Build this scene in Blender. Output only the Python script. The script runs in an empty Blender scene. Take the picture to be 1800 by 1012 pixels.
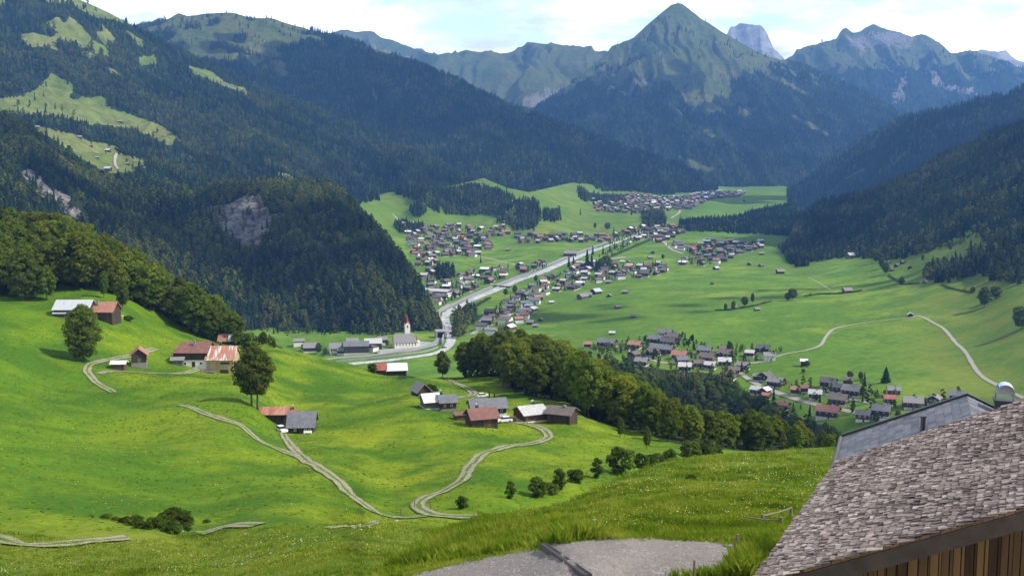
import bpy, math, random
import numpy as np
from mathutils import Vector, Matrix
from mathutils.bvhtree import BVHTree
R = math.radians
C = bpy.context.scene.collection
rng = np.random.default_rng(7)
random.seed(5)
# ------------------------------------------------------------------ camera
F = 1930.0; TH = math.atan(226/F); CAMZ = 200.0
CT, ST = math.cos(TH), math.sin(TH)
cam_d = bpy.data.cameras.new('camera'); cam = bpy.data.objects.new('camera', cam_d); C.objects.link(cam)
cam.location = (0, 0, CAMZ); cam.rotation_euler = (math.pi/2 - TH, 0, 0)
cam_d.sensor_width = 36; cam_d.lens = F/1800*36; cam_d.clip_start = .5; cam_d.clip_end = 60000
bpy.context.scene.camera = cam
def ray(px, py):
    a = (px-900)/F; b = (py-506)/F
    return np.stack([a + 0*b, CT - b*ST + 0*a, -ST - b*CT + 0*a], -1)
def at(px, py, D):
    d = ray(np.asarray(px, float), np.asarray(py, float))
    return np.array([0, 0, CAMZ]) + d*(np.asarray(D)/d[..., 1])[..., None]
def proj(P):
    P = np.asarray(P, float) - np.array([0, 0, CAMZ])
    f = P[..., 1]*CT - P[..., 2]*ST; u = P[..., 1]*ST + P[..., 2]*CT
    return 900 + F*P[..., 0]/f, 506 - F*u/f
# ------------------------------------------------------------------ noise
def _h(ix, iy, s):
    n = (ix.astype(np.int64)*374761393 + iy.astype(np.int64)*668265263 + s*974634777) & 0xffffffff
    n = ((n ^ (n >> 13))*1274126177) & 0xffffffff
    n = n ^ (n >> 16)
    return (n & 0xffff)/65535.0
def vn(x, y, s=0):
    x = np.asarray(x, float); y = np.asarray(y, float)
    ix = np.floor(x); iy = np.floor(y); fx = x-ix; fy = y-iy
    fx = fx*fx*fx*(fx*(fx*6-15)+10); fy = fy*fy*fy*(fy*(fy*6-15)+10)
    a = _h(ix, iy, s); b = _h(ix+1, iy, s); c = _h(ix, iy+1, s); d = _h(ix+1, iy+1, s)
    return (a*(1-fx)+b*fx)*(1-fy) + (c*(1-fx)+d*fx)*fy - .5
def fbm(x, y, o=4, s=0):
    t = 0; a = 1
    for k in range(o):
        t = t + a*vn(x, y, s+k); x = x*2.03+17.1; y = y*2.03-9.7; a *= .5
    return t
def ridged(x, y, o=4, s=0):
    t = 0; a = 1
    for k in range(o):
        t = t + a*(.5 - 2*np.abs(vn(x, y, s+k))); x = x*2.07+3.1; y = y*2.07+5.3; a *= .5
    return t
# ------------------------------------------------------------------ curves, polygons
def line(pts):
    p = np.array(pts, float); o = np.argsort(p[:, 0]); p = p[o]
    return lambda x: np.interp(x, p[:, 0], p[:, 1])
def inpoly(px, py, poly):
    px = np.asarray(px, float); py = np.asarray(py, float); r = np.zeros(px.shape, bool); n = len(poly)
    for i in range(n):
        x0, y0 = poly[i]; x1, y1 = poly[(i+1) % n]
        if y0 == y1: continue
        c = ((y0 > py) != (y1 > py)) & (px < (x1-x0)*(py-y0)/(y1-y0)+x0)
        r ^= c
    return r
def tps(ctl, lam=1e-4):
    c = np.array(ctl, float); X = c[:, :2]/np.array([400., 400.]); v = c[:, 2]; n = len(c)
    def k(a, b):
        r2 = ((a[:, None]-b[None])**2).sum(-1); return r2*np.log(r2+1e-9)*.5
    A = np.zeros((n+3, n+3)); A[:n, :n] = k(X, X)+lam*np.eye(n); A[:n, n] = 1; A[:n, n+1:] = X; A[n, :n] = 1; A[n+1:, :n] = X.T
    w = np.linalg.solve(A, np.r_[v, 0, 0, 0])
    def f(px, py):
        q = np.stack([np.ravel(px), np.ravel(py)], -1)/400.
        out = np.empty(len(q))
        for i in range(0, len(q), 40000):
            b = q[i:i+40000]; out[i:i+40000] = k(b, X)@w[:n]+w[n]+b@w[n+1:]
        return out.reshape(np.shape(px))
    return f
# ------------------------------------------------------------------ object helpers
def tag(o, label=None, cat=None, group=None, kind=None):
    if label: o['label'] = label
    if cat: o['category'] = cat
    if group: o['group'] = group
    if kind: o['kind'] = kind
    return o
def mesh(name, v, f, mats=(), mi=None, smooth=False):
    m = bpy.data.meshes.new(name)
    if isinstance(v, np.ndarray): v = v.tolist()
    if isinstance(f, np.ndarray): f = f.tolist()
    m.from_pydata(v, [], f)
    for a in mats: m.materials.append(a)
    if mi is not None: m.polygons.foreach_set('material_index', np.asarray(mi, np.int32))
    if smooth: m.polygons.foreach_set('use_smooth', np.ones(len(m.polygons), bool))
    m.update(); return m
def obj(name, m, parent=None, loc=(0, 0, 0), rz=0, sc=None):
    o = bpy.data.objects.new(name, m); C.objects.link(o); o.location = loc; o.rotation_euler = (0, 0, rz)
    if sc is not None: o.scale = (sc, sc, sc) if np.isscalar(sc) else sc
    if parent is not None: o.parent = parent
    return o
def empty(name, loc, rz=0, label=None, cat=None, group=None):
    o = bpy.data.objects.new(name, None); C.objects.link(o); o.location = loc; o.rotation_euler = (0, 0, rz); o.empty_display_size = .5
    return tag(o, label, cat, group)
class MB:                                     # mesh builder
    def __init__(s): s.v = []; s.f = []; s.m = []
    def poly(s, pts, m=0):
        n = len(s.v); s.v += [tuple(p) for p in pts]; s.f.append(tuple(range(n, n+len(pts)))); s.m.append(m)
    def box(s, x0, x1, y0, y1, z0, z1, m=0):
        n = len(s.v)
        s.v += [(x, y, z) for z in (z0, z1) for y in (y0, y1) for x in (x0, x1)]
        for q in ((0, 2, 3, 1), (4, 5, 7, 6), (0, 1, 5, 4), (2, 6, 7, 3), (0, 4, 6, 2), (1, 3, 7, 5)):
            s.f.append(tuple(n+i for i in q)); s.m.append(m)
    def tube(s, pts, rad, k=8, m=0, cap=True):
        pts = [Vector(p) for p in pts]; rings = []
        for i, p in enumerate(pts):
            d = (pts[min(i+1, len(pts)-1)]-pts[max(i-1, 0)]).normalized()
            a = d.orthogonal().normalized(); b = d.cross(a); r = rad[i] if hasattr(rad, '__len__') else rad
            rings.append(len(s.v))
            s.v += [tuple(p+(a*math.cos(2*math.pi*j/k)+b*math.sin(2*math.pi*j/k))*r) for j in range(k)]
        for A, B in zip(rings, rings[1:]):
            for j in range(k): s.f.append((A+j, A+(j+1) % k, B+(j+1) % k, B+j)); s.m.append(m)
        if cap:
            s.f.append(tuple(rings[0]+j for j in reversed(range(k)))); s.m.append(m)
            s.f.append(tuple(rings[-1]+j for j in range(k))); s.m.append(m)
    def slab(s, quad, t, m=0):                 # quad (top face, ccw from above) given thickness t downwards
        n = len(s.v); q = [Vector(p) for p in quad]; nn = (q[1]-q[0]).cross(q[2]-q[0]).normalized()
        s.v += [tuple(p) for p in q]+[tuple(p-nn*t) for p in q]; k = len(q)
        s.f.append(tuple(range(n, n+k))); s.f.append(tuple(n+k+i for i in reversed(range(k)))); s.m += [m, m]
        for i in range(k): s.f.append((n+i, n+k+i, n+k+(i+1) % k, n+(i+1) % k)); s.m.append(m)
    def mesh(s, name, mats, smooth=False): return mesh(name, s.v, s.f, mats, s.m, smooth)
    def obj(s, name, mats, parent=None, **k): return obj(name, s.mesh(name, mats if isinstance(mats, (list, tuple)) else [mats]), parent, **k)
# ------------------------------------------------------------------ materials
class NT:
    def __init__(s, name):
        s.mat = bpy.data.materials.new(name); s.mat.use_nodes = True; s.t = s.mat.node_tree; s.t.nodes.clear()
        s.out = s.n('ShaderNodeOutputMaterial')
    def n(s, typ, **kw):
        nd = s.t.nodes.new(typ)
        for k, v in kw.items():
            if k.startswith('i_'): nd.inputs[k[2:].replace('_', ' ')].default_value = v
            else: setattr(nd, k, v)
        return nd
    def l(s, a, b): s.t.links.new(a, b)
    def noise(s, vec, scale, detail=4, rough=.55):
        n = s.n('ShaderNodeTexNoise'); n.inputs['Scale'].default_value = scale; n.inputs['Detail'].default_value = detail; n.inputs['Roughness'].default_value = rough
        if vec is not None: s.l(vec, n.inputs['Vector'])
        return n.outputs['Fac']
    def ramp(s, fac, stops):
        n = s.n('ShaderNodeValToRGB'); e = n.color_ramp.elements
        while len(e) < len(stops): e.new(.5)
        for i, (p, c) in enumerate(stops): e[i].position = p; e[i].color = (*c, 1) if len(c) == 3 else c
        s.l(fac, n.inputs[0]); return n.outputs[0]
    def mix(s, fac, a, b, mode='MIX'):
        n = s.n('ShaderNodeMix', data_type='RGBA', blend_type=mode)
        for sock, v in ((n.inputs[0], fac), (n.inputs[6], a), (n.inputs[7], b)):
            if isinstance(v, (int, float)): sock.default_value = v
            elif isinstance(v, tuple): sock.default_value = (*v, 1)
            else: s.l(v, sock)
        return n.outputs[2]
    def math(s, op, a, b=0., clamp=False):
        n = s.n('ShaderNodeMath', operation=op, use_clamp=clamp)
        for i, v in enumerate((a, b)):
            if isinstance(v, (int, float)): n.inputs[i].default_value = v
            else: s.l(v, n.inputs[i])
        return n.outputs[0]
    def pos(s): return s.n('ShaderNodeNewGeometry').outputs['Position']
    def ocoord(s): return s.n('ShaderNodeTexCoord').outputs['Object']
    def rnd(s): return s.n('ShaderNodeObjectInfo').outputs['Random']
    def attr(s, name, typ='GEOMETRY'): return s.n('ShaderNodeAttribute', attribute_name=name, attribute_type=typ)
    def bump(s, h, strength=.5, dist=.1):
        n = s.n('ShaderNodeBump'); n.inputs['Strength'].default_value = strength; n.inputs['Distance'].default_value = dist; s.l(h, n.inputs['Height']); return n.outputs[0]
    def bsdf(s, col, rough=.8, spec=.3, metal=0., normal=None):
        b = s.n('ShaderNodeBsdfPrincipled')
        if isinstance(col, tuple): b.inputs['Base Color'].default_value = (*col, 1)
        else: s.l(col, b.inputs['Base Color'])
        if isinstance(rough, (int, float)): b.inputs['Roughness'].default_value = rough
        else: s.l(rough, b.inputs['Roughness'])
        b.inputs['Specular IOR Level'].default_value = spec; b.inputs['Metallic'].default_value = metal
        if normal is not None: s.l(normal, b.inputs['Normal'])
        s.l(b.outputs[0], s.out.inputs[0]); return s.mat
def simple(name, a, b=None, scale=3., rough=.8, spec=.3, metal=0., bump=0., stretch=None, lo=.35, hi=.65):
    t = NT(name); v = t.ocoord()
    if stretch:
        mp = t.n('ShaderNodeMapping'); mp.inputs['Scale'].default_value = stretch; t.l(v, mp.inputs[0]); v = mp.outputs[0]
    f = t.noise(v, scale, 5, .6)
    col = t.ramp(f, [(lo, a), (hi, b or tuple(c*.75 for c in a))])
    return t.bsdf(col, rough, spec, metal, t.bump(f, bump, .05) if bump else None)
# ================================================================== materials
def grass_mat(name, lush, yel, dark, big=.006, mid=.05, fine=.8, bumpd=.25, fields=False):
    t = NT(name); p = t.pos()
    n1 = t.noise(p, big, 5, .6); n2 = t.noise(p, mid, 6, .65); n3 = t.noise(p, fine, 5, .7)
    c = t.mix(t.ramp(n1, [(.38, (0, 0, 0)), (.62, (1, 1, 1))]), lush, yel)
    if fields:
        vo = t.n('ShaderNodeTexVoronoi'); vo.inputs['Scale'].default_value = .0075; mp = t.n('ShaderNodeMapping'); mp.inputs['Scale'].default_value = (1, .45, 0); mp.inputs['Rotation'].default_value = (0, 0, .5)
        t.l(p, mp.inputs[0]); t.l(mp.outputs[0], vo.inputs['Vector'])
        hs = t.n('ShaderNodeHueSaturation'); sp = t.n('ShaderNodeSeparateColor'); t.l(vo.outputs['Color'], sp.inputs[0])
        t.l(t.math('MULTIPLY_ADD', sp.outputs[0], .35), hs.inputs['Value']); hs.inputs['Value'].default_value = 1
        m = t.n('ShaderNodeMath', operation='MULTIPLY_ADD'); t.l(sp.outputs[0], m.inputs[0]); m.inputs[1].default_value = .3; m.inputs[2].default_value = .85
        t.l(m.outputs[0], hs.inputs['Value']); t.l(c, hs.inputs['Color']); c = hs.outputs[0]
    c = t.mix(t.ramp(n2, [(.42, (1, 1, 1)), (.6, (0, 0, 0))]), c, dark)
    c = t.mix(.55, c, t.ramp(n3, [(.25, (.25, .25, .25)), (.75, (.95, .95, .95))]), 'OVERLAY')
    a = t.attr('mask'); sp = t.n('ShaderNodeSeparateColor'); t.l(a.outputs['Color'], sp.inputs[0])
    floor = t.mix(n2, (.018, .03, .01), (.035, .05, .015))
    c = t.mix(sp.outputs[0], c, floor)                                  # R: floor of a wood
    dry = t.mix(n3, (.16, .15, .03), (.1, .12, .02))
    c = t.mix(t.math('MULTIPLY', sp.outputs[1], t.ramp(n2, [(.3, (0, 0, 0)), (.6, (1, 1, 1))])), c, dry)   # G: dry grass
    grit = t.ramp(t.noise(p, 6., 6, .75), [(.3, (.12, .103, .09)), (.7, (.29, .258, .23))])
    c = t.mix(t.math('MULTIPLY', sp.outputs[2], 1.), c, grit)           # B: gravel
    return t.bsdf(c, .95, .08, 0, t.bump(n3, .6, bumpd))
def far_mat(name='mountain_ground', ma=(.055, .08, .02), mb=(.095, .1, .032)):
    t = NT(name); p = t.pos(); a = t.attr('mask'); sp = t.n('ShaderNodeSeparateColor'); t.l(a.outputs['Color'], sp.inputs[0])
    n1 = t.noise(p, .004, 6, .6); n2 = t.noise(p, .03, 6, .7); n3 = t.noise(p, .12, 4, .7)
    mpv = t.n('ShaderNodeMapping'); mpv.inputs['Scale'].default_value = (1, 1, .22); t.l(p, mpv.inputs[0]); n4 = t.noise(mpv.outputs[0], .07, 5, .7)
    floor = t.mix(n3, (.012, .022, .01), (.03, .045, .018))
    mead = t.mix(t.ramp(n1, [(.35, (0, 0, 0)), (.65, (1, 1, 1))]), ma, mb)
    mead = t.mix(.8, mead, t.ramp(n2, [(.3, (.28, .28, .28)), (.7, (.8, .8, .8))]), 'OVERLAY')
    rock = t.mix(t.ramp(t.math('ADD', t.math('MULTIPLY', n4, .6), t.math('MULTIPLY', n3, .4)), [(.42, (0, 0, 0)), (.6, (1, 1, 1))]), (.07, .068, .065), (.27, .245, .225))
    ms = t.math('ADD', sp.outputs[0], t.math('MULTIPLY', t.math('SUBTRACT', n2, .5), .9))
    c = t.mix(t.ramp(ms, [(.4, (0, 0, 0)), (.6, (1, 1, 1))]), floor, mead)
    rs = t.math('ADD', sp.outputs[1], t.math('MULTIPLY', t.math('SUBTRACT', n2, .5), 1.))
    c = t.mix(t.ramp(rs, [(.42, (0, 0, 0)), (.58, (1, 1, 1))]), c, rock)
    return t.bsdf(c, .95, .05, 0, t.bump(t.math('ADD', n2, t.math('MULTIPLY', n3, .35)), 1., 9.))
def rock_mat(name, dark, light, sc=.05):
    t = NT(name); p = t.pos(); mp = t.n('ShaderNodeMapping'); mp.inputs['Scale'].default_value = (1, 1, 2.2); t.l(p, mp.inputs[0])
    n = t.noise(mp.outputs[0], sc, 8, .65); n2 = t.noise(p, sc*6, 5, .7)
    c = t.mix(t.ramp(n, [(.38, (0, 0, 0)), (.62, (1, 1, 1))]), dark, light)
    c = t.mix(.5, c, t.ramp(n2, [(.3, (.25, .25, .25)), (.7, (.8, .8, .8))]), 'OVERLAY')
    return t.bsdf(c, .95, .1, 0, t.bump(n2, .8, 1.5))
def leaf_mat(name, dark, light, trans=.35, var=.25, hue=.02):
    t = NT(name); r = t.rnd(); n = t.noise(t.ocoord(), .45, 3, .6)
    c = t.mix(t.ramp(n, [(.35, (0, 0, 0)), (.65, (1, 1, 1))]), dark, light)
    hs = t.n('ShaderNodeHueSaturation')
    for out, mul, add in (('Value', var*2, 1-var), ('Hue', hue*2, .5-hue)):
        m = t.n('ShaderNodeMath', operation='MULTIPLY_ADD'); m.inputs[1].default_value = mul; m.inputs[2].default_value = add
        if out == 'Hue':
            f = t.math('FRACT', t.math('MULTIPLY', r, 7.31)); t.l(f, m.inputs[0])
        else: t.l(r, m.inputs[0])
        tn = t.attr('tone', 'INSTANCER').outputs['Fac']
        t.l(t.math('ADD', m.outputs[0], t.math('MULTIPLY', tn, .75 if out == 'Value' else -.03)), hs.inputs[out])
    t.l(c, hs.inputs['Color'])
    d = t.n('ShaderNodeBsdfDiffuse'); tr = t.n('ShaderNodeBsdfTranslucent'); mx = t.n('ShaderNodeMixShader'); mx.inputs[0].default_value = trans
    t.l(hs.outputs[0], d.inputs[0]); t.l(hs.outputs[0], tr.inputs[0]); t.l(d.outputs[0], mx.inputs[1]); t.l(tr.outputs[0], mx.inputs[2]); t.l(mx.outputs[0], t.out.inputs[0])
    return t.mat
def track_mat():
    t = NT('farm_track'); p = t.pos(); a = t.attr('across'); u = a.outputs['Fac']
    n = t.noise(p, 1.3, 5, .7); n2 = t.noise(p, .25, 4, .6)
    g = t.ramp(n, [(.3, (.17, .145, .105)), (.7, (.34, .3, .23))])
    gr = t.ramp(n, [(.3, (.05, .09, .012)), (.7, (.12, .2, .025))])
    d = t.math('ABSOLUTE', t.math('SUBTRACT', t.math('ABSOLUTE', u), .55))       # ruts at u = +-.55
    k = t.math('ADD', d, t.math('MULTIPLY', t.math('SUBTRACT', n2, .5), 1.1))
    return t.bsdf(t.mix(t.ramp(k, [(.26, (0, 0, 0)), (.36, (1, 1, 1))]), g, gr), .95, .1)
def strip_mat(name, a, b, sc=1.5, rough=.9, spec=.2):
    t = NT(name); p = t.pos(); n = t.noise(p, sc, 6, .7)
    return t.bsdf(t.ramp(n, [(.3, a), (.7, b)]), rough, spec)
def water_mat():
    t = NT('river_water'); p = t.pos(); mp = t.n('ShaderNodeMapping'); mp.inputs['Scale'].default_value = (1, .35, 1); t.l(p, mp.inputs[0])
    n = t.noise(mp.outputs[0], .12, 6, .75)
    c = t.ramp(n, [(.35, (.24, .245, .245)), (.5, (.4, .4, .39)), (.68, (.6, .59, .58))])
    return t.bsdf(c, .7, .3, 0, t.bump(t.noise(p, .8, 4, .7), .5, .3))
def plank_mat(name, a, b, w=.18, axis='X', rough=.85):
    t = NT(name); v = t.ocoord(); sx = t.n('ShaderNodeSeparateXYZ'); t.l(v, sx.inputs[0])
    s = t.math('ADD', sx.outputs[0], sx.outputs[1]) if axis == 'XY' else sx.outputs['XYZ'.index(axis)]
    k = t.math('DIVIDE', s, w); fl = t.math('FLOOR', k); fr = t.math('FRACT', k)
    wn = t.n('ShaderNodeTexWhiteNoise', noise_dimensions='1D'); t.l(fl, wn.inputs['W'])
    mp = t.n('ShaderNodeMapping'); mp.inputs['Scale'].default_value = (6, 6, .6) if axis != 'Z' else (.6, .6, 6); t.l(v, mp.inputs[0])
    n = t.noise(mp.outputs[0], 1.2, 5, .7)
    f = t.math('ADD', t.math('MULTIPLY', wn.outputs['Value'], .6), t.math('MULTIPLY', n, .5))
    c = t.mix(t.ramp(f, [(.2, (0, 0, 0)), (.85, (1, 1, 1))]), a, b)
    gap = t.math('LESS_THAN', fr, .07)
    return t.bsdf(t.mix(gap, c, tuple(x*.25 for x in a)), rough, .2)
def tin_mat(name, base, rust, amount=.5, w=.6, rough=.45, metal=.0, spec=.5, vert=1.):
    """sheet roof: standing seams down the slope, rust running down them (local x along the ridge)"""
    t = NT(name); v = t.ocoord(); mp = t.n('ShaderNodeMapping'); mp.inputs['Scale'].default_value = (1.3, .18, .18); t.l(v, mp.inputs[0])
    n = t.noise(mp.outputs[0], 1., 5, .6)
    c = t.mix(t.ramp(n, [(max(0, amount-.06), (1, 1, 1)), (amount+.06, (0, 0, 0))]), base, rust)
    sx = t.n('ShaderNodeSeparateXYZ'); t.l(v, sx.inputs[0]); fr = t.math('FRACT', t.math('DIVIDE', sx.outputs[0], w))
    c = t.mix(t.math('MULTIPLY', t.math('LESS_THAN', fr, .1), .35), c, tuple(x*.5 for x in base))
    c = t.mix(.4, c, t.ramp(t.noise(v, 2.5, 4, .7), [(.3, (.3, .3, .3)), (.7, (.7, .7, .7))]), 'OVERLAY')
    return t.bsdf(c, rough, spec, metal)
def tile_mat(name, a, b, row=.35, rough=.7, spec=.3):
    t = NT(name); v = t.ocoord(); sx = t.n('ShaderNodeSeparateXYZ'); t.l(v, sx.inputs[0])
    ky = t.math('DIVIDE', sx.outputs[1], row); fy = t.math('FRACT', ky)
    br = t.n('ShaderNodeTexBrick'); br.inputs['Scale'].default_value = 1/row*.5; t.l(v, br.inputs['Vector'])
    for k, c in (('Color1', a), ('Color2', b), ('Mortar', tuple(x*.4 for x in a))): br.inputs[k].default_value = (*c, 1)
    br.inputs['Mortar Size'].default_value = .03
    n = t.noise(v, .8, 5, .7)
    c = t.mix(.5, br.outputs[0], t.ramp(n, [(.3, (.25, .25, .25)), (.7, (.75, .75, .75))]), 'OVERLAY')
    return t.bsdf(c, rough, spec)
def wall_two(name, low, up, h):
    """plaster below, boards above (by height on the wall)"""
    t = NT(name); v = t.ocoord(); sx = t.n('ShaderNodeSeparateXYZ'); t.l(v, sx.inputs[0])
    n = t.noise(v, .9, 5, .7); k = t.math('GREATER_THAN', sx.outputs[2], h)
    c = t.mix(k, low, up); c = t.mix(.6, c, t.ramp(n, [(.3, (.3, .3, .3)), (.7, (.7, .7, .7))]), 'OVERLAY')
    return t.bsdf(c, .85, .2)
MT = {}
MT['near'] = grass_mat('hillside_meadow', (.078, .155, .005), (.165, .21, .009), (.045, .108, .006), .011, .04, .9, .5)  # dark noise patches paint both lush grass and the shade of folds
MT['spur'] = grass_mat('foreground_meadow', (.088, .165, .008), (.15, .195, .012), (.055, .1, .007), .03, .15, 2.5, .15)
MT['valley'] = grass_mat('valley_meadow', (.082, .165, .012), (.145, .21, .02), (.066, .135, .011), .003, .02, .15, .6, True)
MT['far'] = far_mat()
MT['pasture'] = far_mat('mountain_pasture', (.1, .145, .025), (.17, .18, .045))
MT['rock'] = rock_mat('limestone', (.1, .1, .11), (.42, .38, .36))
MT['peakrock'] = rock_mat('pale_limestone', (.17, .17, .18), (.3, .29, .29), .006)
MT['beech'] = leaf_mat('beech_leaves', (.075, .115, .01), (.18, .215, .02), .45, .3, .018)
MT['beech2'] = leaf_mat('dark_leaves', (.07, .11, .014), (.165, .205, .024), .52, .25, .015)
MT['bush'] = leaf_mat('bush_leaves', (.045, .08, .01), (.11, .15, .018), .4, .3, .015)
MT['spruce'] = leaf_mat('spruce_needles', (.012, .026, .011), (.022, .042, .016), .1, .35, .02)
MT['fbroad'] = leaf_mat('forest_leaves', (.042, .062, .013), (.1, .125, .02), .3, .5, .025)
MT['bark'] = simple('bark', (.07, .055, .04), (.13, .11, .09), 4, .95, .1)
MT['track'] = track_mat()
MT['gravelroad'] = strip_mat('pale_gravel', (.23, .21, .175), (.4, .36, .3))
MT['asphalt'] = strip_mat('grey_asphalt', (.2, .2, .2), (.3, .3, .3), .3)
MT['concrete'] = strip_mat('grey_concrete', (.24, .23, .22), (.38, .36, .34), .5)
MT['water'] = water_mat()
MT['darkwood'] = plank_mat('dark_weathered_boards', (.035, .026, .02), (.085, .062, .045), .2, 'XY')
MT['brownwood'] = plank_mat('brown_boards', (.07, .04, .022), (.16, .09, .05), .2, 'XY')
MT['greywood'] = plank_mat('grey_weathered_boards', (.1, .09, .075), (.2, .18, .15), .2, 'XY')
MT['creamwood'] = plank_mat('cream_boards', (.36, .27, .13), (.5, .4, .22), .25, 'XY')
MT['plaster'] = simple('white_plaster', (.78, .75, .68), (.62, .59, .52), 1.2, .9, .15)
MT['stone'] = simple('rubble_stone', (.3, .28, .25), (.16, .15, .13), 2.5, .95, .1, bump=.4)
MT['glass'] = simple('dark_window_glass', (.02, .025, .03), (.03, .035, .04), 2, .15, .5)
MT['white'] = simple('white_paint', (.8, .8, .78), (.7, .7, .68), 2, .5, .4)
MT['black'] = simple('black_metal', (.02, .02, .022), (.03, .03, .03), 3, .4, .5)
MT['steel'] = simple('bright_steel', (.75, .77, .8), (.65, .67, .7), 3, .18, .5, 1.)
MT['tin_white'] = tin_mat('white_tin', (.72, .72, .72), (.5, .45, .4), .36, rough=.38, spec=.6)
MT['tin_grey'] = tin_mat('grey_tin', (.42, .43, .45), (.33, .32, .31), .4, rough=.4, spec=.6)
MT['tin_rust'] = tin_mat('rusty_tin', (.42, .2, .13), (.3, .11, .065), .5, rough=.5)
MT['tin_mix'] = tin_mat('white_tin_with_rust', (.75, .74, .72), (.38, .15, .09), .55, rough=.4)
MT['tin_red'] = tin_mat('red_tin', (.36, .09, .06), (.27, .06, .045), .5, rough=.5)
MT['roof_pink'] = tile_mat('pink_tile', (.42, .2, .14), (.36, .16, .11))
MT['roof_brown'] = tile_mat('redbrown_tile', (.2, .095, .075), (.26, .12, .095))
MT['roof_dbrown'] = tile_mat('brown_tile', (.13, .105, .092), (.19, .15, .13))
MT['roof_grey'] = tile_mat('grey_slate', (.15, .15, .165), (.2, .2, .215), rough=.5)
MT['roof_silver'] = simple('weathered_shingle_roof', (.26, .24, .23), (.15, .14, .135), 2., .7, .3, stretch=(1, 4, 4))
MT['roof_dark'] = tile_mat('dark_roof', (.085, .082, .085), (.12, .115, .115), rough=.55)
MT['roof_pale'] = simple('pale_sheet_roof', (.5, .48, .46), (.36, .35, .34), 1.5, .45, .5)
MT['hw_brown'] = wall_two('white_base_brown_upper', (.62, .58, .5), (.075, .052, .038), 1.5)
MT['hw_dark'] = wall_two('white_base_dark_upper', (.55, .52, .46), (.055, .042, .034), 1.3)
MT['hw_white'] = wall_two('white_render_wood_gable', (.72, .69, .62), (.2, .13, .08), 5.)
MT['hw_red'] = wall_two('stone_base_red_boards', (.4, .37, .32), (.12, .06, .038), 1.2)
MT['church'] = simple('cream_render', (.8, .76, .64), (.7, .66, .55), .5, .9, .1)
MT['spire'] = simple('red_spire', (.33, .03, .03), (.24, .02, .022), 1., .5, .3)
# ================================================================== terrain
class Layer: pass
def layer(name, ctl, top, bot, px0, px1, du, dv, back, mat, noise=None, zmode=False, mask=None, kind='structure', label=None, cat=None, smooth=True, fade=6):
    c = [(x, y, (math.log(d) if not zmode else d)) for x, y, d in ctl]
    f = tps(c); L = Layer(); L.name = name
    def depth(px, py):
        v = f(px, py)
        return np.exp(v) if not zmode else (CAMZ-v)*(1/np.maximum(-ray(px, py)[..., 2]/ray(px, py)[..., 1], 1e-4))
    L.depth = depth
    tf, bf = line(top), line(bot)
    px = np.arange(px0, px1+.1, du); ty, by = tf(px), bf(px)
    nv = int(max(3, np.max(by-ty)/dv)); s = np.linspace(0, 1, nv)
    PX = np.repeat(px[None], nv, 0); PY = by[None]+(ty-by)[None]*s[:, None]
    D = depth(PX, PY)
    bad = (np.diff(D, axis=0) <= 0).mean()
    if bad > .002: print('LAYER', name, 'non monotone', round(float(bad), 4))
    D = np.maximum.accumulate(D, 0)
    P = at(PX, PY, D)
    if noise is not None: P[..., 2] += noise(P, PX, PY, s[:, None])
    MX, MY = proj(P)
    rows = [P]
    out = P[-1].copy(); out[:, 2] = 0; out /= np.linalg.norm(out, axis=1)[:, None]
    cur = P[-1].copy(); k = 0
    for dd, dz in back:
        cur = cur+out*dd; cur[:, 2] -= dz; rows.append(cur[None].copy()); k += 1
    L.nrow = nv; L.P = np.concatenate(rows, 0); L.PX, L.PY = PX, PY; nr, nc = L.P.shape[:2]
    V = L.P.reshape(-1, 3); i = np.arange((nr-1)*nc).reshape(nr-1, nc)[:, :-1].ravel()
    Fc = np.stack([i, i+1, i+nc+1, i+nc], 1)
    L.bvh = BVHTree.FromPolygons(V.tolist(), Fc.tolist())
    m = mesh(name, V, Fc, [mat], smooth=smooth)
    col = np.zeros((nr, nc, 4)); col[..., 3] = 1
    if mask is not None:
        mk = mask(MX, MY, P); mk = np.stack(mk, -1); col[:nv, :, :3] = mk; col[nv:, :, :3] = mk[-1]
    ca = m.color_attributes.new('mask', 'FLOAT_COLOR', 'POINT'); ca.data.foreach_set('color', col.ravel())
    L.obj = tag(obj(name, m), label, cat, None, kind)
    return L
def hit(L, px, py):
    d = ray(np.float64(px), np.float64(py)); v = Vector(d).normalized()
    r = L.bvh.ray_cast(Vector((0, 0, CAMZ)), v)
    return None if r[0] is None else np.array(r[0])
def drop(L, x, y, z=3000):
    r = L.bvh.ray_cast(Vector((x, y, z)), Vector((0, 0, -1)))
    return None if r[0] is None else r[0].z
def polys(PX, PY, ps, soft=0):
    r = np.zeros(PX.shape, bool)
    for p in ps: r |= inpoly(PX, PY, p)
    return r

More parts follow.
